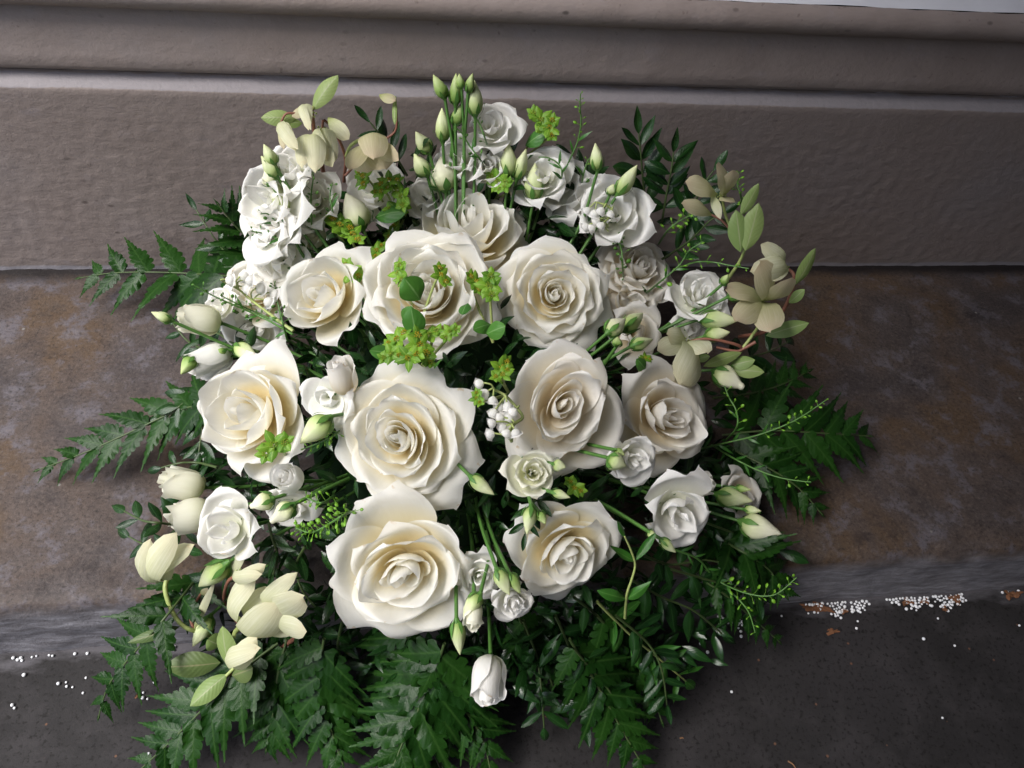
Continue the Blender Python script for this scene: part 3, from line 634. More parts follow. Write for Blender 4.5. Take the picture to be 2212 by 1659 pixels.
# ------------------------------------------------------------------ buds
BD = [
 (2, 385, 330, 300, 135, 46, 'green bud at the far left of the topmost bunch', 'bud_green'),
 (2, 480, 385, 490, 130, 50, 'green bud second from left in the topmost bunch', 'bud_green'),
 (2, 530, 245, 510, 125, 30, 'smallest green bud in the middle of the topmost bunch', 'bud_green'),
 (2, 590, 275, 625, 125, 34, 'thin green bud behind the pale one in the topmost bunch', 'bud_green'),
 (2, 650, 480, 640, 190, 58, 'tall pale bud at the right of the topmost bunch', 'bud'),
 (2, 470, 560, 535, 390, 45, 'short green bud leaning right below the topmost bunch', 'bud_green'),
 (2, 370, 700, 360, 430, 52, 'upright pale bud standing left of the topmost bunch', 'bud'),
 (2, 250, 800, 140, 630, 55, 'pale bud leaning left, upper of two beside the round white bud', 'bud'),
 (2, 235, 1000, 130, 820, 60, 'pale bud leaning left, lower of two beside the round white bud', 'bud'),
 (2, 935, 1010, 945, 740, 66, 'fat upright pale bud behind the small bupleurum at the top', 'bud'),
 (2, 1010, 1030, 1075, 780, 50, 'slim pale bud leaning right next to the fat upright one', 'bud'),
 (2, 1150, 1210, 1155, 910, 66, 'large pale bud in front of the top right white bloom', 'bud'),
 (2, 1705, 950, 1695, 730, 47, 'lone yellow-green bud on a tall stem at the upper right', 'bud'),
 (2, 1880, 1160, 2045, 925, 56, 'pale bud slanting right behind the bloom with small bells', 'bud'),
 (2, 1815, 1160, 1840, 1075, 36, 'small bud stub beside the slanting bud', 'bud'),
 (1, 990, 900, 905, 735, 46, 'highest of three pale buds at the upper left edge', 'bud'),
 (1, 1010, 1010, 875, 845, 52, 'middle of three pale buds at the upper left edge', 'bud'),
 (1, 965, 1080, 905, 965, 48, 'lowest of three pale buds at the upper left edge', 'bud_cream'),
 (1, 1085, 1410, 1005, 1060, 72, 'tall green-white bud over the left ruffled bloom', 'bud'),
 (1, 1750, 1450, 1625, 1165, 100, 'fat cream bud beside the bupleurum at the upper left', 'bud_cream'),
 (2, 395, 1130, 345, 855, 108, 'round cream-white bud above the side-on rose', 'bud_cream'),
 (10, 1270, 1215, 1110, 1145, 38, 'thin bud under the leftmost half-open bloom', 'bud'),
 (10, 1470, 1535, 1360, 1670, 52, 'hooked green bud hanging over the left white bloom', 'bud_green'),
 (10, 1840, 1440, 2015, 1545, 58, 'pale yellow-green bud pointing right above the far left rose', 'bud'),
 (10, 1745, 1470, 1620, 1530, 42, 'small green bud pointing left above the far left rose', 'bud_green'),
 (8, 430, 500, 190, 710, 88, 'big pale bud pointing down-left between the two left roses', 'bud'),
 (8, 1650, 1010, 1830, 1165, 52, 'yellow-green bud pointing into the dark centre gap', 'bud'),
 (7, 775, 380, 875, 405, 44, 'small bud right of the creamy spiral bloom', 'bud'),
 (7, 580, 750, 548, 975, 52, 'pale bud hanging straight down over the lower right rose', 'bud'),
 (7, 650, 800, 700, 895, 36, 'small green bud beside the one hanging over the lower right rose', 'bud_green'),
 (7, 1250, 330, 1390, 400, 72, 'plump pale bud under the wide white rose', 'bud'),
 (7, 1310, 260, 1385, 300, 30, 'tiny green bud on top of the plump pale one', 'bud_green'),
 (7, 765, 625, 910, 665, 34, 'slim bud above the lower right rose pointing right', 'bud'),
 (12, 1250, 870, 1275, 1150, 55, 'pale bud hanging down right of the lowest rose', 'bud'),
 (12, 1600, 430, 1695, 640, 56, 'pale bud lying over the small nodding bloom, left of two', 'bud'),
 (12, 1710, 470, 1795, 625, 44, 'greener bud over the small nodding bloom, right of two', 'bud_green'),
 (12, 1450, 640, 1320, 830, 60, 'green-based bud above the tiny cream bloom', 'bud'),
 (15, 1010, 470, 1300, 535, 72, 'fat pale bud pointing right at the lower right', 'bud'),
 (15, 1180, 415, 1295, 428, 26, 'tiny dark green bud above the fat right-pointing one', 'bud_green'),
 (15, 1250, 600, 1385, 615, 34, 'slim bud tip under the fat right-pointing one', 'bud'),
 (15, 1220, 705, 1545, 825, 88, 'large cream bud alone at the lower right edge', 'bud_cream'),
 (15, 530, 860, 648, 968, 36, 'green bud pointing down beside the nodding bloom', 'bud'),
 (15, 420, 790, 480, 850, 28, 'stubby little bud on the stems left of the nodding bloom', 'bud'),
 (6, 1100, 805, 1245, 680, 64, 'cream bud on the left of the pair right of the spiral rose', 'bud_cream'),
 (6, 1235, 780, 1408, 640, 62, 'green bud on the right of the pair right of the spiral rose', 'bud'),
 (6, 1310, 920, 1485, 855, 48, 'pale bud pointing right below the bud pair', 'bud'),
 (6, 1180, 915, 1190, 840, 38, 'little round green bud below the bud pair', 'bud_green'),
 (6, 1900, 690, 2215, 690, 68, 'long pale bud under the full bloom at the right edge', 'bud'),
 (3, 905, 1355, 1088, 1295, 48, 'yellow-green bud pointing right beside the full bloom', 'bud'),
 (3, 850, 1245, 895, 1165, 32, 'small green bud above the full bloom at the right edge', 'bud_green'),
 (16, 640, 440, 890, 565, 80, 'stubby cream bud below the hellebore leaves on the right', 'bud_cream'),
 (6, 1950, 830, 2150, 800, 56, 'pale bud half hidden behind the red hellebore stem', 'bud'),
 (9, 1320, 505, 1135, 575, 68, 'pale bud with blunt tip, upper of the pair left of the swirled rose', 'bud_cream'),
 (9, 1500, 560, 1315, 705, 70, 'pale bud with blunt tip, lower of the pair left of the swirled rose', 'bud_cream'),
 (9, 930, 1060, 695, 1245, 82, 'long green-white bud below the white ruffled bloom, left', 'bud'),
 (13, 900, 280, 785, 475, 50, 'long pale green bud in the lower left hellebore spray', 'bud'),
]
for i, (z, x0, y0, x1, y1, hw, lab, ma) in enumerate(BD):
    s = OFF[z][2]; bud(Q(z, x0, y0), Q(z, x1, y1), hw*s, lab, 400+i, .026, None, ma, open_tip=.22 if 'blunt' in lab or 'stubby cream' in lab else 0)

# ------------------------------------------------------------------ hellebore sprays
def spray(label, at, n=1):
    return thing('hellebore_spray', label, 'hellebore', P(*at, .0), 'hellebore sprays')
def Z(z): return lambda x, y, *l: (*Q(z, x, y), *l)
# upper left spray
q = Z(1); t = spray('hellebore spray with hanging pale bells rising against the wall, upper left', q(1420, 1000))
wtube(t, [q(1420, 1050, -.03), q(1400, 900, .0), q(1345, 700, .03), q(1310, 430, .034)], .0020, .0014, 'stem_red')
wtube(t, [q(1590, 1050, -.02), q(1600, 830, .005), q(1500, 600, .02), q(1420, 520, .03)], .0015, .001, 'stem_red')
wtube(t, [q(1310, 430, .034), q(1180, 460, .036), q(1090, 465, .036), q(1045, 540, .036)], .0011, .0008, 'stem_red')
wtube(t, [q(1608, 830, .01), q(1650, 740, .025), q(1740, 690, .034), q(1825, 725, .036)], .0014, .0014, 'stem_pale')
wtube(t, [q(1600, 1000, .0), q(1780, 800, .0), q(1900, 710, .0), q(2030, 620, .0), q(2045, 480, .0), q(2035, 360, .0)], .0012, .0009, 'stem_red')
wtube(t, [q(1410, 520, .03), q(1405, 560, .03), q(1405, 610, .03)], .0011, .0008, 'stem_red')
for a, b, h, mt, nm, cu in [((1320, 430), (1540, 130), 70, 'hleaf', 'leaf', .3), ((1170, 505), (872, 500), 62, 'hleaf', 'leaf', .3), ((1230, 545), (1060, 545), 40, 'hleaf', 'leaf', .3),
                    ((1450, 500), (1632, 688), 60, 'hell', 'bract', .4), ((1042, 530), (1070, 772), 32, 'hell_dusk', 'bract', .5), ((1330, 400), (1140, 490), 45, 'hell_dusk', 'bract', .5),
                    ((1895, 300), (2035, 355), 45, 'hell_dusk', 'bract', .6), ((2035, 310), (2030, 560), 20, 'hleaf', 'bract', .4)]:
    sepal(t, q(*a), q(*b), h*.25, .034, .038, mt, cu, .08, (rnd.uniform(-.3, .3), rnd.uniform(-.1, .4)), nm, 'oval' if nm == 'leaf' else 'petal', wave=.04)
def hflower(t, centre, lift, petals, mat='hell', z=1, cone=None):
    c = Q(z, *centre); A = P(*c, lift); mb = MB(); s = px2m(11, A)
    for k in range(10):
        a = k*2.4; rr = s*math.sqrt(k/10)
        mb.add(*[np.array([[rr*math.cos(a)+s*.22*math.cos(b)*math.cos(e), rr*math.sin(a)+s*.22*math.sin(b)*math.cos(e), s*.3*math.sin(e)] for e in (-1.4, -.5, .5, 1.4) for b in (0, 1.05, 2.1, 3.14, 4.2, 5.24)]), gfaces(6, 4, True), np.zeros((24, 2))])
    f = obj('flower_heart', mb, M['stem_pale'], t, t.matrix_world.inverted() @ (Matrix.Translation(Vector(A)) @ rot_for(BACK).to_4x4()))
    for i, p in enumerate(petals):
        tp, h, dl, cu, be = p[:5]; b0 = p[5] if len(p) > 5 else centre; tn = p[6] if len(p) > 6 else (rnd.uniform(-.35, .35), rnd.uniform(-.2, .5))
        sepal(f, Q(z, *b0), Q(z, *tp), h*OFF[z][2], lift+.002*i, lift+dl, mat, cu, be, tn, 'sepal', 'petal', seed=i*7+int(c[0]), wave=.09, p=1.18, dref=depth(A)-.001*i)
    return f
hflower(t, (1310, 690), .036, [((1230, 935), 66, .045, .8, .18), ((1490, 925), 60, .035, .6, .12, (1370, 690)), ((1345, 975), 78, .048, .7, .2)], 'hell', 1)
hflower(t, (1405, 600), .030, [((1490, 900), 72, .03, .9, .2), ((1450, 880), 60, .036, .9, .2)], 'hell', 1)
hflower(t, (1082, 590), .034, [((1170, 785), 52, .036, .9, .2), ((1195, 775), 48, .042, .9, .2)], 'hell', 1)
hflower(t, (1310, 470), .036, [((1285, 610), 42, .042, .9, .2), ((1305, 605), 36, .046, .9, .2)], 'hell', 1)
hflower(t, (1830, 725), .034, [((1800, 970), 150, .01, .4, .15), ((1950, 940), 110, .014, .4, .12), ((1635, 950), 80, .030, .6, .15), ((2060, 870), 66, .032, .6, .15), ((1850, 850), 110, .044, .8, .25)], 'hell_dusk', 1)
# right spray
q = Z(3); t = spray('large hellebore spray with red stem and dusky flowers at the right edge', q(1150, 1500))
wtube(t, [q(1000, 1700, -.02), q(1210, 1659, .012), q(1310, 1560, .018), q(1400, 1430, .02), q(1465, 1250, .022), q(1460, 1150, .022), q(1385, 1100, .02)], .0018, .0012, 'stem_red')
wtube(t, [q(760, 1400, -.03), q(900, 1200, -.004), q(1000, 1050, .006), q(1045, 950, .01)], .0017, .0013, 'stem_pale')
wtube(t, [q(1030, 930, .01), q(940, 800, .012), q(840, 690, .014), q(740, 640, .014)], .0012, .001, 'stem_red')
wtube(t, [q(940, 800, .012), q(875, 640, .016), q(850, 490, .018)], .0012, .0012, 'stem_pale')
wtube(t, [q(1100, 1700, .01), q(1170, 1600, .02), q(1210, 1500, .028), q(1200, 1390, .034)], .0014, .0014, 'stem_pale')
for a, b, h, mt, nm in [((1010, 970), (968, 605), 78, 'hleaf', 'leaf'), ((1050, 960), (1165, 545), 82, 'hleaf', 'leaf'), ((1010, 650), (1165, 375), 48, 'hleaf', 'leaf'),
                        ((1480, 1255), (1655, 935), 55, 'hleaf', 'leaf'), ((1425, 1410), (1562, 1290), 40, 'hleaf', 'leaf'), ((760, 470), (835, 685), 36, 'hell', 'bract'),
                        ((1230, 1690), (1600, 1580), 62, 'hleaf', 'leaf')]:
    sepal(t, q(*a), q(*b), h*.25, .022, .030, mt, .25, .05, (rnd.uniform(-.4, .4), rnd.uniform(-.1, .4)), nm, 'oval', wave=.04)
hflower(t, (840, 490), .016, [((925, 540), 60, .012, .5, .1), ((940, 260), 80, .022, .5, .14), ((535, 365), 85, .02, .5, .14, (800, 480)), ((495, 550), 62, .024, .6, .12, (760, 650)), ((800, 212), 100, .028, .6, .18)], 'hell_dusk', 3)
hflower(t, (1200, 1390), .034, [((960, 1570), 100, .028, .4, .12), ((1270, 1650), 120, .030, .4, .12), ((880, 1290), 90, .028, .4, .1), ((1450, 1190), 95, .036, .6, .14), ((1175, 1050), 108, .040, .6, .18)], 'hell_dusk', 3)
hflower(t, (1385, 1105), .022, [((1185, 900), 70, .02, .7, .2), ((1090, 1140), 95, .03, .8, .25), ((1230, 1210), 85, .026, .7, .2)], 'hell', 3)
q = Z(16); t = spray('hellebore hanging by a red stem over the far right rose', q(700, 300))
wtube(t, [q(800, 330, -.02), q(880, 240, .014), q(700, 180, .028), q(540, 165, .034), q(410, 190, .034)], .0015, .0012, 'stem_red')
wtube(t, [q(1000, 190, .012), q(900, 245, .014), q(830, 270, .016), q(660, 235, .02)], .0015, .0012, 'stem_red')
wtube(t, [q(890, 240, .014), q(960, 150, .012), q(1040, 30, .012)], .0015, .0012, 'stem_pale')
for a, b, h, nm in [((880, 280), (548, 400), 45, 'leaf'), ((770, 400), (995, 345), 55, 'leaf'), ((790, 430), (1075, 450), 55, 'leaf'), ((480, 340), (605, 315), 35, 'leaf')]:
    sepal(t, q(*a), q(*b), h*.25, .016, .022, 'hleaf', .25, .05, (rnd.uniform(-.3, .3), rnd.uniform(-.1, .4)), nm, 'oval', wave=.04)
hflower(t, (400, 190), .036, [((150, 265), 80, .03, .4, .1), ((230, 125), 75, .028, .4, .1), ((580, 285), 90, .034, .5, .12), ((340, 560), 140, .044, .6, .2)], 'hell', 16)
# lower left spray
q = Z(13); t = spray('lower left hellebore spray with open cream flower, cupped flower and olive leaves', q(1100, 640))
wtube(t, [q(1500, 420, -.03), q(1250, 600, .0), q(1080, 660, .02), q(1010, 690, .026)], .0018, .0014, 'stem_red')
wtube(t, [q(1120, 345, .03), q(1070, 400, .028), q(1085, 520, .024), q(1040, 660, .024)], .0022, .0014, 'stem_pale')
wtube(t, [q(1090, 600, .036), q(1060, 640, .032), q(1010, 690, .028)], .0012, .0012, 'stem_pale')
q = Z(9)
wtube(t, [q(410, 1190, .036), q(392, 1300, .034), q(450, 1480, .028), q(540, 1600, .026), q(640, 1650, .024), q(800, 1700, .0)], .0018, .0015, 'stem_pale')
wtube(t, [q(1040, 1160, .03), q(930, 1230, .03), q(905, 1400, .028), q(1010, 1570, .018), q(1100, 1640, .0)], .0013, .0013, 'stem_red')
wtube(t, [q(640, 1650, .024), q(608, 1500, .026), q(700, 1330, .028), q(745, 1290, .028)], .0012, .0009, 'stem_red')
for z, a, b, h, mt, nm in [(13, (1045, 645), (985, 345), 66, 'hleaf', 'leaf'), (13, (1015, 680), (762, 900), 62, 'hleaf', 'leaf'), (13, (970, 600), (585, 628), 78, 'hleaf_dark', 'leaf'), (13, (1050, 690), (1195, 640), 66, 'hleaf_dark', 'leaf'),
                           (13, (690, 350), (330, 462), 34, 'hleaf_dark', 'leaf'), (13, (970, 480), (880, 440), 55, 'hleaf', 'leaf'), (9, (925, 1210), (1100, 925), 44, 'hell', 'bract'), (9, (700, 1340), (760, 1280), 26, 'hell_dusk', 'bract'),
                           (9, (640, 1640), (820, 1220), 30, 'hell', 'bract')]:
    qq = Z(z); sepal(t, qq(*a), qq(*b), h*OFF[z][2], .028, .034, mt, .3, .06, (rnd.uniform(-.4, .4), rnd.uniform(-.1, .4)), nm, 'oval', wave=.04)
hflower(t, (415, 1180), .034, [((400, 850), 90, .03, .8, .25), ((265, 860), 88, .038, .9, .28, (400, 1170)), ((640, 905), 78, .040, .9, .25, (430, 1180)), ((490, 795), 100, .048, .8, .25)], 'hell', 9)
hflower(t, (1250, 1400), .024, [((1530, 1145), 66, .026, .5, .2, (1240, 1420)), ((1585, 1360), 134, .03, .5, .12, (1250, 1470), (.5, .1)), ((1612, 1655), 90, .03, .5, .08, (1290, 1520))], 'hell', 9)
hflower(t, (1065, 1590), .036, [((1500, 1660), 56, .03, .6, .05, (1110, 1600)), ((1330, 1290), 100, .032, .5, .15, (1090, 1570)), ((1160, 1180), 104, .040, .8, .20, (1060, 1580)), ((1385, 1410), 142, .050, .7, .20, (1080, 1590), (.2, -.3))], 'hell', 9)
hflower(t, (1045, 1150), .03, [((1262, 1075), 58, .032, .9, .2), ((1230, 1160), 52, .038, .9, .2)], 'hell', 9)
hflower(t, (1090, 610), .036, [((1225, 420), 66, .034, .9, .2), ((1250, 500), 58, .042, .9, .22)], 'hell', 13)

# ------------------------------------------------------------------ lily of the valley
def bells(label, stemz, pts, z, r=44, lift=.03):
    q = Z(z); t = thing('lily_of_the_valley', label, 'lily of the valley', P(*q(*stemz[0]), lift), 'lily of the valley stems')
    wtube(t, [(*q(*s), lift - (.03 if i == 0 else 0)) for i, s in enumerate(stemz)], .0013, .0008, 'stem_pale')
    for i, (x, y) in enumerate(pts):
        A = P(*q(x, y), lift+.003+.002*(i % 3)); R = px2m(r*OFF[z][2], A); mb = MB(); V = []; UV = []; nu = 18
        for j, v in enumerate(np.linspace(0, 1, 11)):
            rad = math.sin(min(1, v*1.5)*math.pi/2)**.7*(1-.12*max(0, v-.5)) + (.38*max(0, v-.82)/.18)*1.0
            zz = -1.5*v + (.25*max(0, v-.85)/.15)
            for k in range(nu):
                a = 2*math.pi*k/nu; lob = 1+.18*max(0, v-.75)*4*math.cos(6*a)*.5
                V.append((R*rad*lob*math.cos(a)*.92, R*rad*lob*math.sin(a)*.92, R*(zz+.75))); UV.append((k/nu, v))
        mb.add(V, gfaces(nu, 11, True), UV)
        # each bell hangs away from the nearest stem point
        ns = min(stemz, key=lambda s: (s[0]-x)**2+(s[1]-y)**2); ddir = np.array([x-ns[0], -(y-ns[1])], float); ddir /= np.linalg.norm(ddir)+1e-9
        ax = -nrm(RIGHT*ddir[0]+UP*ddir[1]*.6-UP*.5-BACK*rnd.uniform(.3, 1.0))
        f = obj('bell', mb, M['bell'], t, t.matrix_world.inverted() @ (Matrix.Translation(Vector(A)) @ rot_for(ax).to_4x4()))
        wtube(t, [A+ax*R*.75, (A+ax*R*1.5)*.6+P(*q(*ns), lift)*.4+ax*R*.3, P(*q(*ns), lift)], .0006, .0006, 'stem_pale', 'pedicel')
bells('lily of the valley with a dense cluster of white bells beside the wide folded rose',
      [(2000, 700), (2010, 570), (2095, 500), (2050, 420), (1950, 310), (1850, 255)], [(1730, 205), (1775, 285), (1840, 345), (1900, 400), (1965, 395), (2020, 445), (1850, 450), (1905, 500), (1835, 545), (1930, 580), (1985, 510), (2035, 625), (1825, 640), (1960, 630)], 8, 48, .034)
bells('lily of the valley bells lying on the upper right white bloom', [(1800, 1480), (1790, 1390), (1830, 1300), (1780, 1255), (1700, 1230)],
      [(1620, 1300), (1680, 1325), (1740, 1300), (1612, 1440), (1660, 1455), (1740, 1430), (1820, 1330), (1700, 1390)], 2, 44, .034)
bells('lily of the valley arching over the creamy bloom at the left', [(1150, 960), (1000, 850), (800, 700), (680, 600), (570, 545)],
      [(600, 520), (715, 490), (770, 520), (745, 590), (860, 590), (930, 705), (980, 640)], 4, 52, .036)

# ------------------------------------------------------------------ bupleurum
def bup(label, heads, leaves, root, z=0, lift=.034):
    "one stem: heads = [(x, y, r, tiltx, tilty)], leaves = [(base, tip, hw, dark)]"
    t = thing('bupleurum_stem', label, 'bupleurum', P(*root, .0), 'bupleurum stems')
    for i, hd in enumerate(heads):
        x, y, rp = hd[:3]; C0 = P(x, y, lift+.006*(i % 3)); R = px2m(rp, C0)*1.3; tl = hd[3:] if len(hd) > 3 else (rnd.uniform(-.6, .6), rnd.uniform(-.2, .9)); ax = facing(*tl)
        rot = rot_for(ax, rnd.uniform(0, 6)); mw = t.matrix_world.inverted() @ (Matrix.Translation(Vector(C0)) @ rot.to_4x4())
        mb = MB(); gm = MB()
        subs = [(0, 0)] + [(R*.55*math.cos(a), R*.55*math.sin(a)) for a in (0.6, 3.2)]
        for j, (sx, sy) in enumerate(subs):
            for k in range(13):
                a = k*2.4; rr = R*.20*math.sqrt(k/13); s = R*.044
                base = np.array([sx+rr*math.cos(a), sy+rr*math.sin(a), R*(.30+.05*(j == 0))-rr*.5+rnd.uniform(0, .05)*R])
                mb.add([base+np.array([s*math.cos(b)*math.cos(e), s*math.sin(b)*math.cos(e), s*math.sin(e)]) for e in (-1.2, 0, 1.2) for b in (0, 1.57, 3.14, 4.71)], gfaces(4, 3, True), np.zeros((12, 2)))
        f = obj('florets', mb, M['floret'] if rnd.random() < .6 else M['floret_green'], t, mw)
        for j, (sx, sy) in enumerate(subs):
            for k in range(5):
                a = k*1.257+j+rnd.uniform(-.2, .2); d = np.array([math.cos(a), math.sin(a), 0]); o0 = np.array([sx, sy, R*.15])
                gb = MB(); add_blade(gb, o0+d*R*.03, o0+d*R*(.56 if j else .86)+np.array([0, 0, R*rnd.uniform(.0, .25)]), np.array([0, 0, 1.0])+d*-.3, R*(.19 if j else .25), shape='lance', nu=5, nv=7, cup=.35, bend=.08)
                obj('bract', gb, M['bract'], f)
        e = P(*root, -.03); mid = (C0-ax*R*.9)*.7+e*.3
        wtube(t, [C0-ax*R*.0, C0-ax*R*.6, mid, e], .0009, .0011, 'stem_pale')
    for (a, b, h, dk) in leaves:
        sepal(t, a, b, h, lift-.004, lift+.004, 'bleaf', .3, .08, (rnd.uniform(-.4, .4), rnd.uniform(0, .5)), 'leaf', 'oval')
bup('bupleurum with two starry yellow-green heads right of the fat cream bud', [(734, 492, 30), (762, 512, 28)], [], (800, 545))
bup('tall tangle of bupleurum in front of the upper left white bloom', [(790, 385, 27), (842, 395, 26), (872, 425, 26), (860, 452, 24), (828, 415, 22)], [((810, 470), (880, 455), 18, 0)], (860, 500), lift=.030)
bup('small bupleurum head with orange florets left of the ruffled packed rose', [(762, 590, 28)], [], (800, 620))
bup('bupleurum with round green leaf lying on the packed ruffled rose', [(866, 592, 26, -.7, .3), (950, 597, 24, .6, .4)], [((908, 648), (873, 600), 27, 0), ((900, 728), (888, 664), 22, 0)], (895, 740), lift=.044)
bup('dark bupleurum pair between the packed rose and the spiral rose', [(1026, 610, 23), (1056, 618, 30)], [((1060, 700), (1022, 712), 15, 1), ((1050, 722), (1092, 705), 18, 1), ((1010, 655), (998, 680), 12, 1)], (1065, 740), lift=.034)
bup('big yellow-flowered bupleurum cluster above the swirled rose', [(862, 738, 30), (905, 748, 32), (886, 772, 30), (928, 728, 27), (972, 718, 20), (845, 765, 24), (918, 775, 24)], [((860, 770), (798, 757), 18, 0), ((875, 700), (890, 662), 16, 0), ((940, 790), (952, 780), 12, 0)], (905, 800), lift=.040)
bup('bupleurum leaning on the wall at the top right', [(1168, 262, 28), (1188, 280, 26)], [((1135, 315), (1180, 285), 16, 0)], (1120, 350), lift=.012)
bup('small orange-dotted bupleurum above the side-on rose', [(1078, 392, 25), (1092, 405, 18)], [], (1070, 430), lift=.03)
bup('yellow-green bupleurum next to the dense white bells', [(1080, 795, 26), (1086, 812, 22), (1032, 862, 18)], [], (1100, 850), lift=.030)
bup('bupleurum star with orange florets on the far left glowing rose', [(594, 962, 34, 0, .1)], [], (620, 990), lift=.046)
bup('dim bupleurum deep under the wide folded rose', [(1240, 1052, 22)], [], (1230, 1040), lift=.0)
bup('small bupleurum sprig between the two right-hand roses', [(1392, 775, 14)], [((1395, 800), (1375, 775), 12, 0)], (1380, 820), lift=.02)
bup('shaded bupleurum left of the side-on rose', [(850, 500, 20), (815, 545, 22)], [], (850, 540), lift=.01)

# ------------------------------------------------------------------ seed sprays
def seeds(label, path, z, dens=1.0, pod=3.4, matl='seed', lift=.034, span=(.25, 1.0), spread=11, root=-.03, leaves=0):
    q = Z(z); L = [(*q(*s), lift if i else root+lift*.3) for i, s in enumerate(path)]
    t = thing('seed_spray', label, 'seed spray', P(*L[-1][:2], lift), 'green seed pod sprays')
    W = [P(*l) for l in L]; _, _, _, fine = tube_geo(W, .001, .001, 4, 10); fine = np.array(fine)
    wtube(t, [f for f in fine[::4]]+[fine[-1]], .0009, .0004, 'stem')
    inv = np.array(t.matrix_world.inverted()); pb = MB(); n = len(fine); k0, k1 = int(span[0]*n), n-1
    tot = np.linalg.norm(np.diff(fine[k0:k1+1], axis=0), axis=1).sum(); cnt = int(tot/.0026*dens)
    r = random.Random(int(L[0][0])+len(path)*7)
    for i in range(cnt):
        f = (i+r.random())/cnt; x = k0+f*(k1-k0); j = min(int(x), n-2); p = fine[j]*(1-(x-j))+fine[j+1]*(x-j)
        tg = nrm(fine[j+1]-fine[j]); s = nrm(np.cross(tg, BACK)); a = i*2.4
        d = nrm(s*math.cos(a)+BACK*math.sin(a)*.7+tg*.5); Ln = px2m(spread, p)*(1-.45*f)*r.uniform(.6, 1.2); e = p+d*Ln
        e = e + UP*Ln*.1; rr = px2m(pod*1.35, p)*(1-.35*f)*r.uniform(.7, 1.25)
        vv, ff, uu, _ = tube_geo([p, (p+e)/2+tg*Ln*.1, e], .00022, .00022, 3, 1); pb.add(vv, ff, uu)
        a1 = nrm(np.cross(d, nrm(np.array([r.uniform(-1, 1), r.uniform(-1, 1), r.uniform(-1, 1)])))); a2 = nrm(np.cross(d, a1))
        pb.add([e+d*rr*(1+math.sin(el))+(a1*math.cos(b)*rr*.85+a2*math.sin(b)*rr*.38)*math.cos(el) for el in (-1.3, -.6, 0, .6, 1.3) for b in (0, 1.05, 2.1, 3.14, 4.19, 5.24)], gfaces(6, 5, True), np.zeros((30, 2)))
    V = np.concatenate(pb.v); pb.v = [V@inv[:3, :3].T+inv[:3, 3]]
    o = obj('seed_pods', pb, M[matl], t, kind='stuff')
    for k in range(leaves):
        j = int((.05+.5*k/leaves)*n); p = fine[j]; tg = nrm(fine[j+1]-fine[j]); sd = nrm(np.cross(tg, BACK))*(1 if k % 2 else -1)
        ln = px2m(r.uniform(26, 40), p); V, F, UV = blade_geo(ln, ln*.09, shape='lance', bend=.12, nu=3, nv=7); mb = MB(); mb.add(V, F, UV)
        obj('leaf', mb, M['fresh'], t, t.matrix_world.inverted() @ frame(p, p+nrm(tg+sd*.9+BACK*.2)*ln, BACK))
    return t
seeds('upright green seed spray in front of the upper left white blooms', [(1320, 1660), (1310, 1420), (1305, 1180), (1325, 1000), (1290, 950)], 1, .6, 3.6, spread=15, span=(.1, 1))
seeds('thin seed spray reaching left over the upper left ruffled bloom', [(1300, 1620), (1150, 1500), (1000, 1390), (930, 1330), (870, 1330)], 1, .35, 3.6, spread=14, leaves=5)
seeds('long seed spray over the left creamy bloom, ending by the ferns', [(1150, 990), (900, 850), (650, 740), (450, 650), (290, 560)], 4, .7, 3.8, spread=13, leaves=4)
seeds('shorter seed spray running along the left lily of the valley stem', [(1150, 940), (900, 830), (700, 740), (520, 650)], 4, .6, 3.8, spread=12)
seeds('little dark seed spray against the half-open upper left rose', [(1100, 1040), (1050, 850), (1010, 680), (990, 540)], 4, .5, 3.8, spread=13)
seeds('seed spray crossing the pair of ruffled blooms at the top', [(800, 1000), (700, 870), (600, 740), (540, 640), (480, 580)], 2, .6, 3.4, spread=12, leaves=4)
seeds('fine dark seed spray on the topmost white bloom', [(760, 780), (740, 690), (690, 560), (650, 490)], 2, .55, 3.0, spread=9)
seeds('tall thin seed spray standing against the wall at the top right', [(1360, 1150), (1450, 900), (1530, 720), (1565, 540), (1555, 400), (1560, 290)], 2, .7, 3.4, 'seed_bright', spread=11, span=(.35, 1), leaves=4, lift=.012)
seeds('curling dark spray on the shaded top right bloom', [(1340, 1170), (1400, 1000), (1370, 900), (1280, 845), (1200, 840)], 2, .25, 2.6, spread=10, leaves=6)
seeds('upright seed spray against the shaded blush rose', [(1240, 360), (1235, 250), (1225, 100), (1200, 20), (1180, -30)], 6, .6, 4.2, spread=15, span=(.0, 1))
seeds('seed spray sweeping up from the blush blooms to the right', [(160, 1350), (320, 1220), (480, 1080), (560, 960), (680, 880)], 3, .7, 4.2, 'seed_bright', spread=16, leaves=4)
seeds('thin seed spray pointing right above the full bloom', [(420, 1130), (600, 1060), (760, 1055), (920, 1085), (1075, 1110)], 3, .5, 3.6, 'seed_bright', spread=11, lift=.02)
seeds('bushy green seed spray behind the right edge, below the dusky flower', [(300, 900), (380, 780), (480, 700), (600, 640)], 3, 1.0, 4.4, 'seed_bright', spread=17, lift=.01)
seeds('seed spray beside the highest dusky hellebore at the right', [(1040, 640), (1010, 480), (980, 380), (995, 275)], 3, .7, 3.6, 'seed_bright', spread=10, lift=.012, span=(0, 1))
seeds('dense bright seed spray right of the ruffled white bloom, left side', [(2080, 600), (1950, 640), (1800, 730), (1650, 800), (1520, 760)], 9, 2.0, 4.8, 'seed_bright', spread=22, span=(.1, 1))
seeds('small seed spray just under the swirled rose', [(1850, 480), (1760, 540), (1680, 530), (1600, 490)], 9, .7, 4.4, 'seed_bright', spread=18, span=(0, 1))
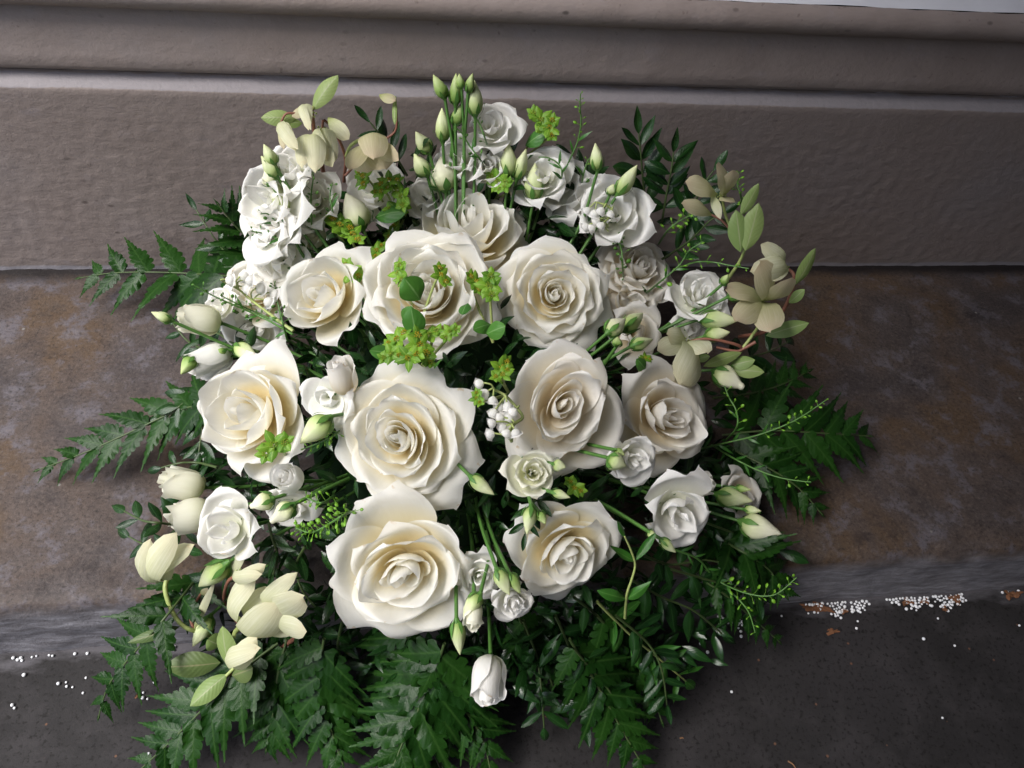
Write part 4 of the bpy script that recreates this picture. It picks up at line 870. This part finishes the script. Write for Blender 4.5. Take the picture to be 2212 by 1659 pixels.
seeds('long bright seed spray pointing right from the far right rose', [(500, 1120), (750, 1060), (1000, 1000), (1250, 910), (1420, 820), (1610, 690)], 16, .9, 3.6, 'seed_bright', spread=11, span=(.45, 1), leaves=5, lift=.018)
seeds('wiry seed spray pointing down-right past the far right rose', [(620, 1080), (800, 1190), (1000, 1290), (1200, 1360), (1370, 1390), (1480, 1400)], 16, .6, 3.4, 'seed_bright', spread=12, span=(.6, 1), leaves=6, lift=.016)
seeds('short seed spray on the stubby cream bud', [(720, 1060), (835, 930), (830, 780), (760, 650), (700, 470)], 16, .6, 3.6, 'seed_bright', spread=13, leaves=3, lift=.03)
seeds('bright seed spray over the ledge edge at the lower right', [(650, 950), (850, 1030), (1000, 1200), (1250, 1320), (1500, 1340), (1700, 1190)], 15, .9, 4.4, 'seed_bright', spread=19, span=(.4, 1), leaves=8, lift=.02)
seeds('seed spray hanging towards the lower right pavement', [(800, 960), (950, 1160), (1150, 1330), (1280, 1480), (1340, 1659)], 15, .5, 3.8, 'seed_bright', spread=12, leaves=6, lift=.012)
seeds('bright little seed spray below the big pale left bud', [(600, 540), (480, 640), (380, 700), (200, 770)], 8, 1.0, 4.2, 'seed_bright', spread=12, span=(.1, 1), lift=.014)

seeds('fine seed spray between the fat cream bud and the upper left ruffles', [(1560, 1500), (1500, 1330), (1470, 1180), (1490, 1060)], 1, .6, 3.4, spread=13, leaves=4)
seeds('airy seed spray leaning left over the smooth hanging bloom', [(1200, 1660), (1050, 1560), (900, 1500), (790, 1480)], 1, .6, 3.4, spread=12, leaves=3)
seeds('small seed spray left of the side-on rose', [(420, 1250), (330, 1120), (270, 1000), (250, 900)], 2, .5, 3.2, spread=11, leaves=3)
seeds('seed spray rising beside the shaded top right bloom', [(1560, 1180), (1580, 1020), (1620, 880), (1700, 790)], 2, .6, 3.4, 'seed_bright', spread=11, leaves=3, lift=.012)
# ------------------------------------------------------------------ ferns
def pinna_mesh(seed, lobes=9, deep=.55, w=.17):
    "one fern pinna, unit length along +Y, cut into forward-pointing lobes"
    r = random.Random(seed); V = []; F = []; UV = []
    def zf(x, y): return .05*math.sin(math.pi*y) - 1.1*x*x + .06*abs(x) - .10*y*y
    mid = []
    for k in range(lobes+1):
        y = k/lobes*.97; mid.append(len(V)); V.append((0, y, zf(0, y)-.004)); UV.append((.5, y))
    tipi = len(V); V.append((0, 1.02, zf(0, 1.0))); UV.append((.5, 1))
    for s in (-1, 1):
        prev = None
        for k in range(lobes):
            y0, y1 = k/lobes*.97, (k+1)/lobes*.97; f = (k+.5)/lobes; W = w*(1-f**1.35)**.9*(.75+.45*math.sin(math.pi*min(f*1.6, 1)))*r.uniform(.9, 1.08)
            if s < 0: W *= .88
            dp = deep*(1-.55*f); wi = W*(1-dp); h = y1-y0; fw = W*.38
            pts = [(wi, y0+h*.05+wi*.45), (W*.86, y0+h*.12+fw*.75), (W*1.02, y0+h*.48+fw), (W*.93, y0+h*.86+fw), (wi*.98, y1-h*.03+wi*.45)]
            ids = []
            for (x, y) in pts:
                ids.append(len(V)); xx = x*s; V.append((xx, y, zf(x, y)-.02*(x/W if W else 0)*r.uniform(0, 1))); UV.append((.5+xx/(2*w*1.1), min(y, 1)))
            a, b = mid[k], mid[k+1]
            fs = [(a, ids[0], ids[4], b), (ids[0], ids[1], ids[2]), (ids[0], ids[2], ids[4]), (ids[2], ids[3], ids[4])]
            if prev is not None: fs.append((a, prev, ids[0]))
            prev = ids[4]
            F += [q if s > 0 else tuple(reversed(q)) for q in fs]
        q = (mid[lobes], prev, tipi); F.append(q if s > 0 else tuple(reversed(q)))
    mb = MB(); mb.add(V, F, UV); me = mb.mesh('pinna', True); me.materials.append(M['fern']); return me
PIN = [pinna_mesh(i, 7+i % 3, .08+.09*(i % 3), .155+.015*(i % 2)) for i in range(6)]
PIN_DEEP = [pinna_mesh(50+i, 6, .50, .20) for i in range(4)]
def fern(label, path, maxl, n=11, lift=.0, zs=None, deep_base=3, flat=None, dens=1.0, wing=(1.0, 1.0), side_up=0.0, ang=52):
    "path: display points; zs: list of ('l', lift) or ('z', height) per point"
    W = []
    for i, s in enumerate(path):
        m_ = zs[i] if zs else ('l', lift)
        W.append(P(*s, m_[1]) if m_[0] == 'l' else G(*s, m_[1]))
    t = thing('fern_frond', label, 'fern frond', W[0], 'fern fronds')
    _, _, _, fine = tube_geo(W, .001, .001, 4, 10); fine = np.array(fine); seglen = np.r_[0, np.cumsum(np.linalg.norm(np.diff(fine, axis=0), axis=1))]; tot = seglen[-1]
    wtube(t, [f for f in fine[::5]]+[fine[-1]], .0011, .0004, 'stem_dark', 'rachis')
    r = random.Random(int(path[0][0]+path[-1][1]*3)); inv = t.matrix_world.inverted()
    up = nrm(BACK*.55+np.array([0, 0, 1])*.45)
    for i in range(n):
        f = (i+.25)/n
        for s in (-1, 1):
            d = tot*(.04+.93*f + (.02 if s > 0 else 0)); j = min(np.searchsorted(seglen, d), len(fine)-1); p = fine[j]; tg = nrm(fine[min(j+1, len(fine)-1)]-fine[max(j-1, 0)])
            Ln = maxl*FPXI(p)*wing[0 if s < 0 else 1]*(.30+.70*math.sin(math.pi*min((f+.35)/.8, 1)*.5)) * (1-.78*f**2.4)
            if Ln < px2m(9, p): Ln = px2m(9, p)
            sd = nrm(np.cross(up, tg))*s; a = math.radians(ang-18*f+r.uniform(-5, 5))
            dr = nrm(tg*math.cos(a)+sd*math.sin(a)+up*r.uniform(-.16, .12)); nn = nrm(up + sd*r.uniform(-.45, .45)+tg*r.uniform(-.3, .3))
            me = r.choice(PIN_DEEP) if i < deep_base else r.choice(PIN)
            o = bpy.data.objects.new('pinna', me); COL.objects.link(o); o.parent = t; mw = frame(p, p+dr, nn)
            o.matrix_basis = inv @ mw @ Matrix.Diagonal((Ln*(1.0+.25*f), Ln, Ln, 1))
    # end pinna
    p = fine[-1]; tg = nrm(fine[-1]-fine[-4]); o = bpy.data.objects.new('pinna', PIN[0]); COL.objects.link(o); o.parent = t
    Ln = px2m(22, p); o.matrix_basis = inv @ frame(p-tg*Ln*.3, p+tg, up) @ Matrix.Diagonal((Ln, Ln, Ln, 1))
    return t
def FERN(label, path, maxl, n=11, **k): return fern(label, path, maxl*1.42, max(6, round(n*.85)), **k)
def FPXI(p): return depth(p)/FPX
FERN('fern frond reaching left along the wall foot, upper left', [(540, 600), (430, 592), (330, 588), (240, 590), (170, 601)], 118, 10, zs=[('l', -.01), ('z', .05), ('z', .045), ('z', .035), ('z', .022)], deep_base=3, ang=62)
FERN('longest fern frond reaching far left across the rusty ledge', [(500, 870), (400, 882), (300, 925), (190, 975), (80, 1016)], 100, 11, zs=[('l', -.01), ('z', .06), ('z', .045), ('z', .03), ('z', .012)], deep_base=2, ang=48)
FERN('fern frond curling down over the ledge at the far lower left', [(440, 1230), (360, 1330), (290, 1410), (235, 1480), (213, 1550)], 100, 10, zs=[('l', -.02), ('z', .03), ('z', .0), ('z', -.03), ('z', -.055)], deep_base=1, ang=58)
FERN('big fern frond pointing to the lower left corner of the flowers', [(600, 1390), (520, 1450), (440, 1530), (370, 1600), (300, 1665)], 120, 10, zs=[('l', -.02), ('z', .0), ('z', -.02), ('z', -.04), ('z', -.06)], deep_base=2, ang=55)
FERN('fern frond hanging straight down left of the lowest rose', [(620, 1380), (600, 1460), (590, 1540), (575, 1620)], 105, 8, zs=[('l', -.03), ('z', -.01), ('z', -.03), ('z', -.055)], deep_base=2, ang=50)
FERN('broad fern frond hanging under the lowest rose, left side', [(700, 1380), (690, 1470), (710, 1560), (740, 1650)], 125, 9, zs=[('l', -.02), ('z', .0), ('z', -.03), ('z', -.05)], deep_base=1, ang=48)
FERN('fern frond below the lowest rose sweeping to the bottom edge', [(960, 1390), (930, 1480), (880, 1580), (840, 1680)], 150, 12, zs=[('l', -.02), ('z', .01), ('z', -.02), ('z', -.04)], deep_base=1, ang=60)
FERN('fern frond with long pinnae left of the hanging white bloom', [(880, 1360), (880, 1440), (905, 1550), (960, 1680)], 135, 11, zs=[('l', -.03), ('z', -.01), ('z', -.04), ('z', -.06)], deep_base=1, ang=58)
FERN('fern frond passing right beneath the hanging white bloom', [(930, 1420), (980, 1500), (1040, 1590), (1060, 1670)], 100, 9, zs=[('l', -.03), ('z', .0), ('z', -.03), ('z', -.05)], deep_base=1)
FERN('fern frond at the bottom right ending by the bottom edge', [(1230, 1380), (1290, 1480), (1340, 1570), (1395, 1665)], 110, 10, zs=[('l', -.02), ('z', .0), ('z', -.03), ('z', -.055)], deep_base=2)
FERN('fern frond fanning over the pavement at the lower right', [(1290, 1330), (1350, 1400), (1400, 1480), (1430, 1560)], 95, 9, zs=[('l', -.02), ('z', .0), ('z', -.03), ('z', -.05)], deep_base=1)
FERN('dark fern frond reaching farthest right', [(1560, 940), (1660, 930), (1760, 935), (1880, 942)], 110, 8, zs=[('l', -.02), ('z', .05), ('z', .05), ('z', .035)], deep_base=2, ang=55)
FERN('dark fern frond with glinting tips behind the far right rose', [(1540, 860), (1620, 850), (1690, 830), (1750, 800)], 75, 8, zs=[('l', -.02), ('z', .05), ('z', .05), ('z', .05)], deep_base=1)
FERN('dark fern frond pointing down-right below the farthest one', [(1560, 960), (1640, 1000), (1720, 1050), (1775, 1110)], 85, 8, zs=[('l', -.03), ('z', .04), ('z', .03), ('z', .015)], deep_base=1)
FERN('dark fern frond behind the large cream bud at the lower right', [(1530, 1150), (1600, 1190), (1660, 1230), (1700, 1290)], 100, 9, zs=[('l', -.02), ('z', .04), ('z', .02), ('z', .0)], deep_base=1)
FERN('fern frond drooping over the ledge edge, far lower right', [(1480, 1230), (1560, 1280), (1620, 1330), (1685, 1388)], 60, 9, zs=[('l', -.02), ('z', .02), ('z', -.01), ('z', -.045)], deep_base=1)
FERN('fern frond standing up behind the left white blooms', [(600, 600), (560, 540), (510, 490), (470, 440)], 90, 8, zs=[('l', -.02), ('l', -.02), ('l', -.02), ('l', -.02)], deep_base=2)
FERN('short fern frond right of the lowest rose over the step edge', [(1120, 1330), (1150, 1400), (1190, 1470), (1210, 1560)], 80, 8, zs=[('l', -.03), ('z', .0), ('z', -.02), ('z', -.05)], deep_base=1)

# ------------------------------------------------------------------ glossy leaf sprigs
LEAFM = {}
def leaf_mesh(kind, k):
    if (kind, k) not in LEAFM:
        r = random.Random(k*13+5); mb = MB()
        V, F, UV = blade_geo(1, .17+.03*(k % 3), shape='oval' if k % 2 else 'lance', bend=-.06+.05*(k % 3), cup=-.30 if k % 3 == 0 else .35, nu=5, nv=10, p=1.0+.12*(k % 2), wave=.08, seed=k, twist=r.uniform(-.4, .4), tipcurl=-.12*(k % 3))
        mb.add(V, F, UV); me = mb.mesh('leaf'); me.materials.append(M[kind]); LEAFM[(kind, k)] = me
    return LEAFM[(kind, k)]
def sprig(label, path, leafpx=36, n=6, kind='gloss', zs=None, lift=.0, r0=.0011, stemm='stem_dark', terminal=True, ang=48, wid=1.0):
    W = []
    for i, s in enumerate(path):
        m_ = zs[i] if zs else ('l', lift)
        W.append(P(*s, m_[1]) if m_[0] == 'l' else G(*s, m_[1]))
    t = thing('leaf_sprig', label, 'leaf sprig', W[0], 'glossy leaf sprigs')
    _, _, _, fine = tube_geo(W, .001, .001, 4, 8); fine = np.array(fine); sl = np.r_[0, np.cumsum(np.linalg.norm(np.diff(fine, axis=0), axis=1))]; tot = sl[-1]
    wtube(t, [f for f in fine[::4]]+[fine[-1]], r0, r0*.5, stemm)
    r = random.Random(int(path[0][0]*3+path[-1][1])); inv = t.matrix_world.inverted(); up = nrm(BACK*.6+np.array([0, 0, 1])*.4)
    jobs = [(.15+.85*(i+.3)/n, s) for i in range(n) for s in (-1, 1)] + ([(1.0, 0)] if terminal else [])
    for f, s in jobs:
        j = min(np.searchsorted(sl, tot*f), len(fine)-1); p = fine[j]; tg = nrm(fine[min(j+1, len(fine)-1)]-fine[max(j-1, 0)]); sd = nrm(np.cross(up, tg))*s if s else np.zeros(3)
        a = math.radians(ang+r.uniform(-14, 14)) if s else 0
        dr = nrm(tg*math.cos(a)+sd*math.sin(a)+up*r.uniform(-.3, .35)); nn = nrm(up+sd*r.uniform(-.6, .6)+tg*r.uniform(-.4, .4)+RIGHT*r.uniform(-.3, .3))
        Ln = leafpx*1.45*FPXI(p)*r.uniform(.78, 1.15)*(1-.25*f); o = bpy.data.objects.new('leaf', leaf_mesh(kind, r.randrange(6))); COL.objects.link(o); o.parent = t
        o.matrix_basis = inv @ frame(p, p+dr, nn) @ Matrix.Diagonal((Ln*wid, Ln, Ln, 1))
    return t
z4 = lambda *h: [('l', h[0])] + [('z', v) for v in h[1:]]
SPR = [
 ('dark oval-leaved sprig rising at the upper left above the fern', [(540, 600), (500, 560), (460, 510), (425, 455)], 42, 5, 'gloss', z4(-.01, .07, .085, .10)),
 ('glossy sprig left of the far left rose, pointing down', [(455, 830), (442, 880), (436, 930), (430, 975)], 52, 4, 'gloss', z4(.0, .06, .055, .05)),
 ('glossy sprig above the longest left fern', [(470, 820), (420, 850), (385, 880), (345, 900)], 44, 4, 'gloss', z4(-.01, .06, .06, .05)),
 ('sprig with shining leaves left of the cream pair, pointing left', [(420, 1140), (350, 1130), (310, 1125), (270, 1105)], 50, 3, 'gloss', z4(-.01, .05, .05, .045)),
 ('sprig with curved leaves left of the cupped hellebore', [(420, 1180), (370, 1190), (320, 1180), (280, 1160)], 48, 3, 'gloss', z4(-.02, .04, .035, .03)),
 ('small sprig between the two left white blooms and the ledge', [(450, 760), (410, 740), (390, 720), (375, 700)], 40, 3, 'gloss', z4(-.01, .05, .05, .05)),
 ('sprig peeping out above the cream pair on the left', [(470, 1010), (430, 1000), (390, 1000), (350, 1010)], 34, 3, 'gloss', z4(-.01, .05, .05, .045)),
 ('bright green leaf sprig in front of the lower right rose', [(1350, 1335), (1355, 1280), (1372, 1220), (1350, 1160)], 58, 2, 'fresh', [('l', .0), ('l', .02), ('l', .03), ('l', .035)]),
 ('leaf sprig at the upper right pointing up the wall', [(1400, 480), (1390, 400), (1385, 340), (1380, 290)], 62, 5, 'gloss', [('l', -.02), ('l', -.01), ('l', .0), ('l', .0)]),
 ('leaf sprig behind the slanting bud at the upper right', [(1430, 480), (1440, 420), (1450, 370), (1455, 330)], 56, 5, 'gloss', [('l', -.02), ('l', -.01), ('l', .0), ('l', .0)]),
 ('leaf sprig behind the highest dusky hellebore', [(1470, 500), (1500, 440), (1520, 400), (1540, 370)], 52, 4, 'gloss', [('l', -.02), ('l', -.01), ('l', .0), ('l', .0)]),
 ('dim leaf sprig right of the shaded blush rose', [(1430, 560), (1490, 520), (1530, 480), (1560, 460)], 50, 5, 'gloss', [('l', -.03), ('l', -.02), ('l', -.01), ('l', -.01)]),
 ('leaf sprig left of the tall bunch behind the drooping hellebore', [(880, 380), (850, 330), (820, 290), (800, 265)], 48, 4, 'gloss', [('l', -.02), ('l', -.02), ('l', -.01), ('l', -.01)]),
 ('leaf sprig under the lone tall bud at the upper right', [(1300, 480), (1280, 430), (1262, 390), (1240, 360)], 50, 4, 'gloss', [('l', -.03), ('l', -.02), ('l', -.01), ('l', -.01)]),
 ('dark sprig hanging just right of the lone hanging bloom', [(1130, 1340), (1160, 1420), (1170, 1500), (1175, 1570)], 60, 5, 'gloss', z4(-.02, .0, -.02, -.045)),
 ('narrow-leaved sprig right of the hanging bloom, second from left', [(1200, 1330), (1230, 1400), (1250, 1470), (1260, 1540)], 62, 5, 'gloss', z4(-.02, .01, -.02, -.045)),
 ('long narrow-leaved sprig sweeping to the lower right', [(1290, 1300), (1360, 1370), (1420, 1420), (1480, 1470)], 62, 6, 'fresh', z4(-.01, .02, .0, -.03)),
 ('sprig spreading right below the nodding bloom', [(1360, 1250), (1430, 1290), (1500, 1320), (1560, 1370)], 62, 6, 'gloss', z4(-.01, .03, .01, -.02)),
 ('leafy sprig beneath the lower right rose', [(1240, 1290), (1300, 1340), (1330, 1390), (1370, 1450)], 60, 5, 'gloss', z4(-.01, .02, .0, -.02)),
 ('sprig to the right of the large cream bud', [(1500, 1120), (1580, 1150), (1620, 1170), (1680, 1190)], 54, 5, 'gloss', z4(-.03, .03, .02, .02)),
 ('leaf sprig below the far right rose', [(1450, 1020), (1530, 1030), (1580, 1020), (1640, 1010)], 52, 5, 'gloss', z4(-.03, .03, .03, .03)),
 ('leaf sprig behind the hellebore leaves on the right', [(1560, 780), (1620, 770), (1660, 760), (1700, 740)], 54, 4, 'gloss', z4(-.03, .05, .05, .04)),
 ('sprig beneath the lowest rose on its left', [(740, 1340), (730, 1400), (750, 1450), (760, 1520)], 52, 4, 'gloss', z4(-.02, .01, .0, -.02)),
 ('sprig of dark leaves behind the lower left open hellebore', [(640, 1300), (640, 1360), (650, 1410), (660, 1470)], 50, 4, 'gloss', z4(-.02, .01, .0, -.02)),
 ('sprig below the long green-white bud, left', [(520, 1230), (460, 1260), (420, 1290), (380, 1330)], 50, 4, 'gloss', z4(-.02, .02, .01, .0)),
 ('round-leaved sprig around the bud hanging over the lower right rose', [(1165, 1060), (1150, 1090), (1140, 1120), (1135, 1150)], 48, 3, 'gloss', [('l', .0), ('l', .012), ('l', .014), ('l', .014)]),
 ('narrow-leaved sprig crossing the pavement below the lower right rose', [(1330, 1330), (1400, 1390), (1430, 1450), (1440, 1520)], 56, 6, 'gloss', z4(-.01, .02, .0, -.03)),
 ('lowest narrow-leaved sprig between the two bottom right ferns', [(1240, 1400), (1280, 1450), (1320, 1500), (1330, 1570)], 54, 5, 'gloss', z4(-.01, .01, -.01, -.04)),
 ('narrow-leaved sprig reaching towards the bead heap at the lower right', [(1450, 1230), (1520, 1250), (1590, 1270), (1650, 1290)], 50, 6, 'gloss', z4(-.01, .03, .015, .0)),
 ('narrow-leaved sprig spreading below the stubby bud of the nodding bloom', [(1390, 1200), (1450, 1220), (1520, 1210), (1580, 1220)], 52, 5, 'gloss', z4(-.01, .04, .035, .03)),
 ('dark sprig in the gap left of the lowest rose', [(660, 1180), (640, 1220), (650, 1270), (680, 1310)], 48, 4, 'gloss', z4(-.03, .05, .04, .03)),
 ('dark sprig below the pair of pale buds, left', [(580, 1130), (590, 1170), (600, 1200), (590, 1240)], 44, 4, 'gloss', z4(-.03, .07, .06, .05)),
 ('dark sprig above the far left glowing rose', [(560, 760), (500, 740), (470, 720), (440, 730)], 40, 4, 'gloss', z4(-.02, .07, .06, .06)),
]
for lab, path, lp, n, kind, zs in SPR: sprig(lab, path, lp, n, kind, zs, wid=.72 if path[0][1] > 1240 else .88, stemm='stem_pale' if kind == 'fresh' else 'stem_dark')

# dark leaves filling the inside of the bouquet: nobody could count them
r = random.Random(99); mb = MB()
for i in range(2600):
    a = r.uniform(0, 6.283); e = math.asin(r.uniform(.02, 1)); d = np.array([math.cos(a)*math.cos(e), math.sin(a)*math.cos(e), math.sin(e)])
    rad = r.uniform(.62, .93); p = DC+DR*d*rad
    if p[1] > -.015 or (p[2] < .01 and p[1] > -.37) or not clear(p): continue
    dr = nrm(d*r.uniform(.1, 1)+np.array([r.uniform(-1, 1), r.uniform(-1, 1), r.uniform(-.6, .8)])); L = r.uniform(.012, .026)
    add_blade(mb, p, p+dr*L, nrm(d+np.array([r.uniform(-.6, .6) for _ in range(3)])), L*.17, shape='lance', nu=3, nv=5, bend=.1, cup=.3)
c2, r2 = np.array([.06, -.085, .09]), np.array([.19, .06, .11])
for i in range(1100):
    a = r.uniform(0, 6.283); e = math.asin(r.uniform(-.6, 1)); d = np.array([math.cos(a)*math.cos(e), math.sin(a)*math.cos(e), math.sin(e)])
    p = c2+r2*d*r.uniform(.4, 1.0)
    if p[1] > -.015 or p[2] < .01 or not clear(p): continue
    dr = nrm(d*r.uniform(.1, 1)+np.array([r.uniform(-1, 1), r.uniform(-1, 0), r.uniform(-.4, 1)])); L = r.uniform(.014, .030)
    add_blade(mb, p, p+dr*L, nrm(BACK+np.array([r.uniform(-.8, .8) for _ in range(3)])), L*.18, shape='lance', nu=3, nv=5, bend=.1, cup=.3)
for c3, r3, cnt in ((( .10, -.415, -.02), (.16, .055, .03), 420), ((.24, -.28, .015), (.08, .11, .03), 380), ((-.10, -.40, -.02), (.06, .04, .02), 120), ((-.14, -.26, .015), (.05, .10, .02), 160)):
    for i in range(cnt):
        d = np.array([r.gauss(0, 1), r.gauss(0, 1), r.gauss(0, 1)]); d /= np.linalg.norm(d); p = np.array(c3)+np.array(r3)*d*r.uniform(.2, 1.0)
        if (p[2] < .008 and p[1] > -.385) or p[2] < -.06 or not clear(p): continue
        dr = nrm((p-DC)*np.array([1, 1, 0])*r.uniform(0, 5)+np.array([r.uniform(-1, 1), r.uniform(-1, 1), r.uniform(-.5, .4)])); L = r.uniform(.014, .026)
        add_blade(mb, p, p+dr*L, nrm(BACK+np.array([r.uniform(-.8, .8) for _ in range(3)])), L*.17, shape='lance', nu=3, nv=6, bend=.1, cup=.3)
fo = obj('dark_foliage', mb, M['gloss'], kind='stuff')
tagm(fo, 'dark green leaves packed in the gaps between the flowers', 'foliage')

# ------------------------------------------------------------------ white beads and scraps on the pavement
bm_ = MB(); nu = 10
bm_.add([(math.cos(b)*math.cos(e), math.sin(b)*math.cos(e), math.sin(e)) for e in np.linspace(-1.5, 1.5, 7) for b in np.linspace(0, 2*math.pi, nu, endpoint=False)], gfaces(nu, 7, True), np.zeros((70, 2)))
BM = bm_.mesh('bead'); BM.materials.append(M['bead'])
r = random.Random(5); placed = []
def bead(x, y, label, group='white foam beads'):
    p = G(x, y, -.0755)
    if p[1] > -.3815: p[1] = -.3815-r.random()*.001
    R = r.uniform(.0009, .0016)
    for _ in range(12):
        if all((p[0]-q[0])**2+(p[1]-q[1])**2 > .0024**2 for q in placed): break
        p[0] += r.uniform(-.002, .002); p[1] += -abs(r.uniform(-.0015, .0015))
    placed.append(p.copy()); o = bpy.data.objects.new('bead', BM); COL.objects.link(o); o.scale = (R, R, R*r.uniform(.85, 1)); o.location = (p[0], p[1], -.077+R*.95)
    tagm(o, label, 'bead', group)
K8 = lambda x, y: (x*.336, 1101.6+y*.336)
for x, y in [(105, 885), (122, 888), (150, 897), (168, 880), (222, 885), (250, 880), (330, 880), (355, 872), (500, 853), (574, 873), (798, 856), (1068, 819), (1127, 840), (1137, 825)]:
    bead(*K8(x, y), 'tiny white foam bead in the row along the foot of the left step')
for x, y in [(154, 1060), (375, 1115), (424, 1106), (428, 1133), (465, 1137), (533, 1175), (552, 1078), (744, 1131), (880, 1110), (993, 1106), (920, 1173), (917, 1207), (934, 1204), (78, 1253), (92, 1272), (955, 1567)]:
    bead(*K8(x, y), 'tiny white foam bead scattered on the dark pavement at the lower left')
K9 = lambda x, y: (1468.8+x*.336, 1101.6+y*.336)
for n, (x0, x1, y0, y1), hl in ((11, (780, 950, 535, 600), 'around the largest brown scrap, nearest the flowers'), (26, (965, 1075, 555, 640), 'in the heap just right of the largest brown scrap'), (22, (1085, 1190, 510, 610), 'in the loose heap third from the flowers'), (42, (1360, 1600, 485, 560), 'in the long middle heap at the step foot'), (36, (1630, 1740, 485, 570), 'in the densest heap at the step foot'), (8, (1740, 1800, 478, 530), 'trailing off the right end of the densest heap')):
    for i in range(n): bead(*K9(r.gauss((x0+x1)/2, (x1-x0)*.30), min(y1+18, (y0+y1)/2+abs(r.gauss(0, (y1-y0)*.45))-(y1-y0)*.3)), 'white foam bead '+hl)
for i in range(18): f = i/18; bead(*K9(312+f*80+r.uniform(-8, 8), 630+f*90+r.uniform(-8, 8)), 'tiny white foam bead in the little heap under the lower right fern')
for i in range(8): f = i/8; bead(*K9(250+f*45+r.uniform(-5, 5), 678+f*20+r.uniform(-6, 6)), 'tiny white foam bead in the little heap under the lower right fern')
for x, y in [(655, 680), (827, 663), (865, 657), (889, 659), (1005, 657), (1026, 689), (1145, 714), (1136, 760), (1456, 636), (1661, 696), (1725, 648), (1567, 828), (1768, 871), (2184, 741), (333, 1168), (1690, 1335), (392, 780), (394, 812), (132, 858), (149, 868), (178, 914), (2076, 470), (2140, 455), (2205, 458), (2070, 522)]:
    bead(*K9(x, y), 'tiny white foam bead lying loose on the dark pavement at the right')
def scrap(x, y, wpx, hpx, label, seed, name='dried_petal', zoff=.0004):
    p = G(x, y, -.0765); s = px2m(wpx, p); h = px2m(hpx, p)*1.2; rr = random.Random(seed); mb = MB(); n = 22; V = [(0, 0, .0022)]; UV = [(.5, .5)]
    for ring in (.55, 1):
        for k in range(n):
            a = 2*math.pi*k/n; q = ring*(1+.30*math.sin(a*3+seed)+.2*math.sin(a*7+seed*2)+rr.uniform(-.12, .12)); V.append((s*q*math.cos(a), h*q*math.sin(a), .0003+rr.uniform(0, .0022)*(1 if ring == 1 else 1.2))); UV.append((.5, .5))
    F = [(0, 1+k, 1+(k+1) % n) for k in range(n)] + [(1+k, 1+n+k, 1+n+(k+1) % n, 1+(k+1) % n) for k in range(n)]
    mb.add(V, F, UV); o = obj(name, mb, M['debris']); o.location = (p[0], min(p[1], -.383-h*.6), -.077+zoff); o.rotation_euler = (0, 0, rr.uniform(-.3, .3)); tagm(o, label, 'dried petal', 'dried brown petal scraps')
for i, (x, y, a, b, lab) in enumerate([(815, 605, 16, 6, 'pointed brown scrap at the left end of the bead heaps'), (905, 625, 22, 9, 'largest crumpled brown scrap among the right-hand beads'), (1050, 655, 8, 5, 'small brown scrap below the beads'),
        (1435, 545, 13, 7, 'brown scrap under the middle bead heap'), (1570, 590, 9, 5, 'brown scrap at the lower edge of the middle bead heap'), (1750, 545, 12, 9, 'brown scrap at the right end of the densest bead heap'),
        (2120, 475, 13, 6, 'brown scrap at the far right foot of the step'), (2105, 545, 9, 8, 'curled brown scrap below the far right one'), (975, 785, 14, 5, 'flat brown scrap alone on the dark pavement'), (1700, 640, 6, 5, 'dull brown scrap by a loose bead on the right')]):
    scrap(*K9(x, y), a, b, lab, 70+i)
scrap(*K8(890, 1195), 5, 5, 'orange-brown crumb beside beads at the lower left', 90)
def twig(a, b, label):
    A, B = G(*a, -.0755), G(*b, -.0755); mb = MB(); add_tube(mb, [A-A, (B-A)*.5+np.array([.0008, .0005, 0]), B-A], .0007, .0004, 5); o = obj('twig', mb, M['twig']); o.location = A; tagm(o, label, 'twig', 'dry twigs')
twig(K9(695, 1615), K9(745, 1662), 'short dry twig at the bottom edge of the picture'); twig(K9(0, 1468), K9(22, 1470), 'tiny dry twig on the pavement right of the bottom ferns')
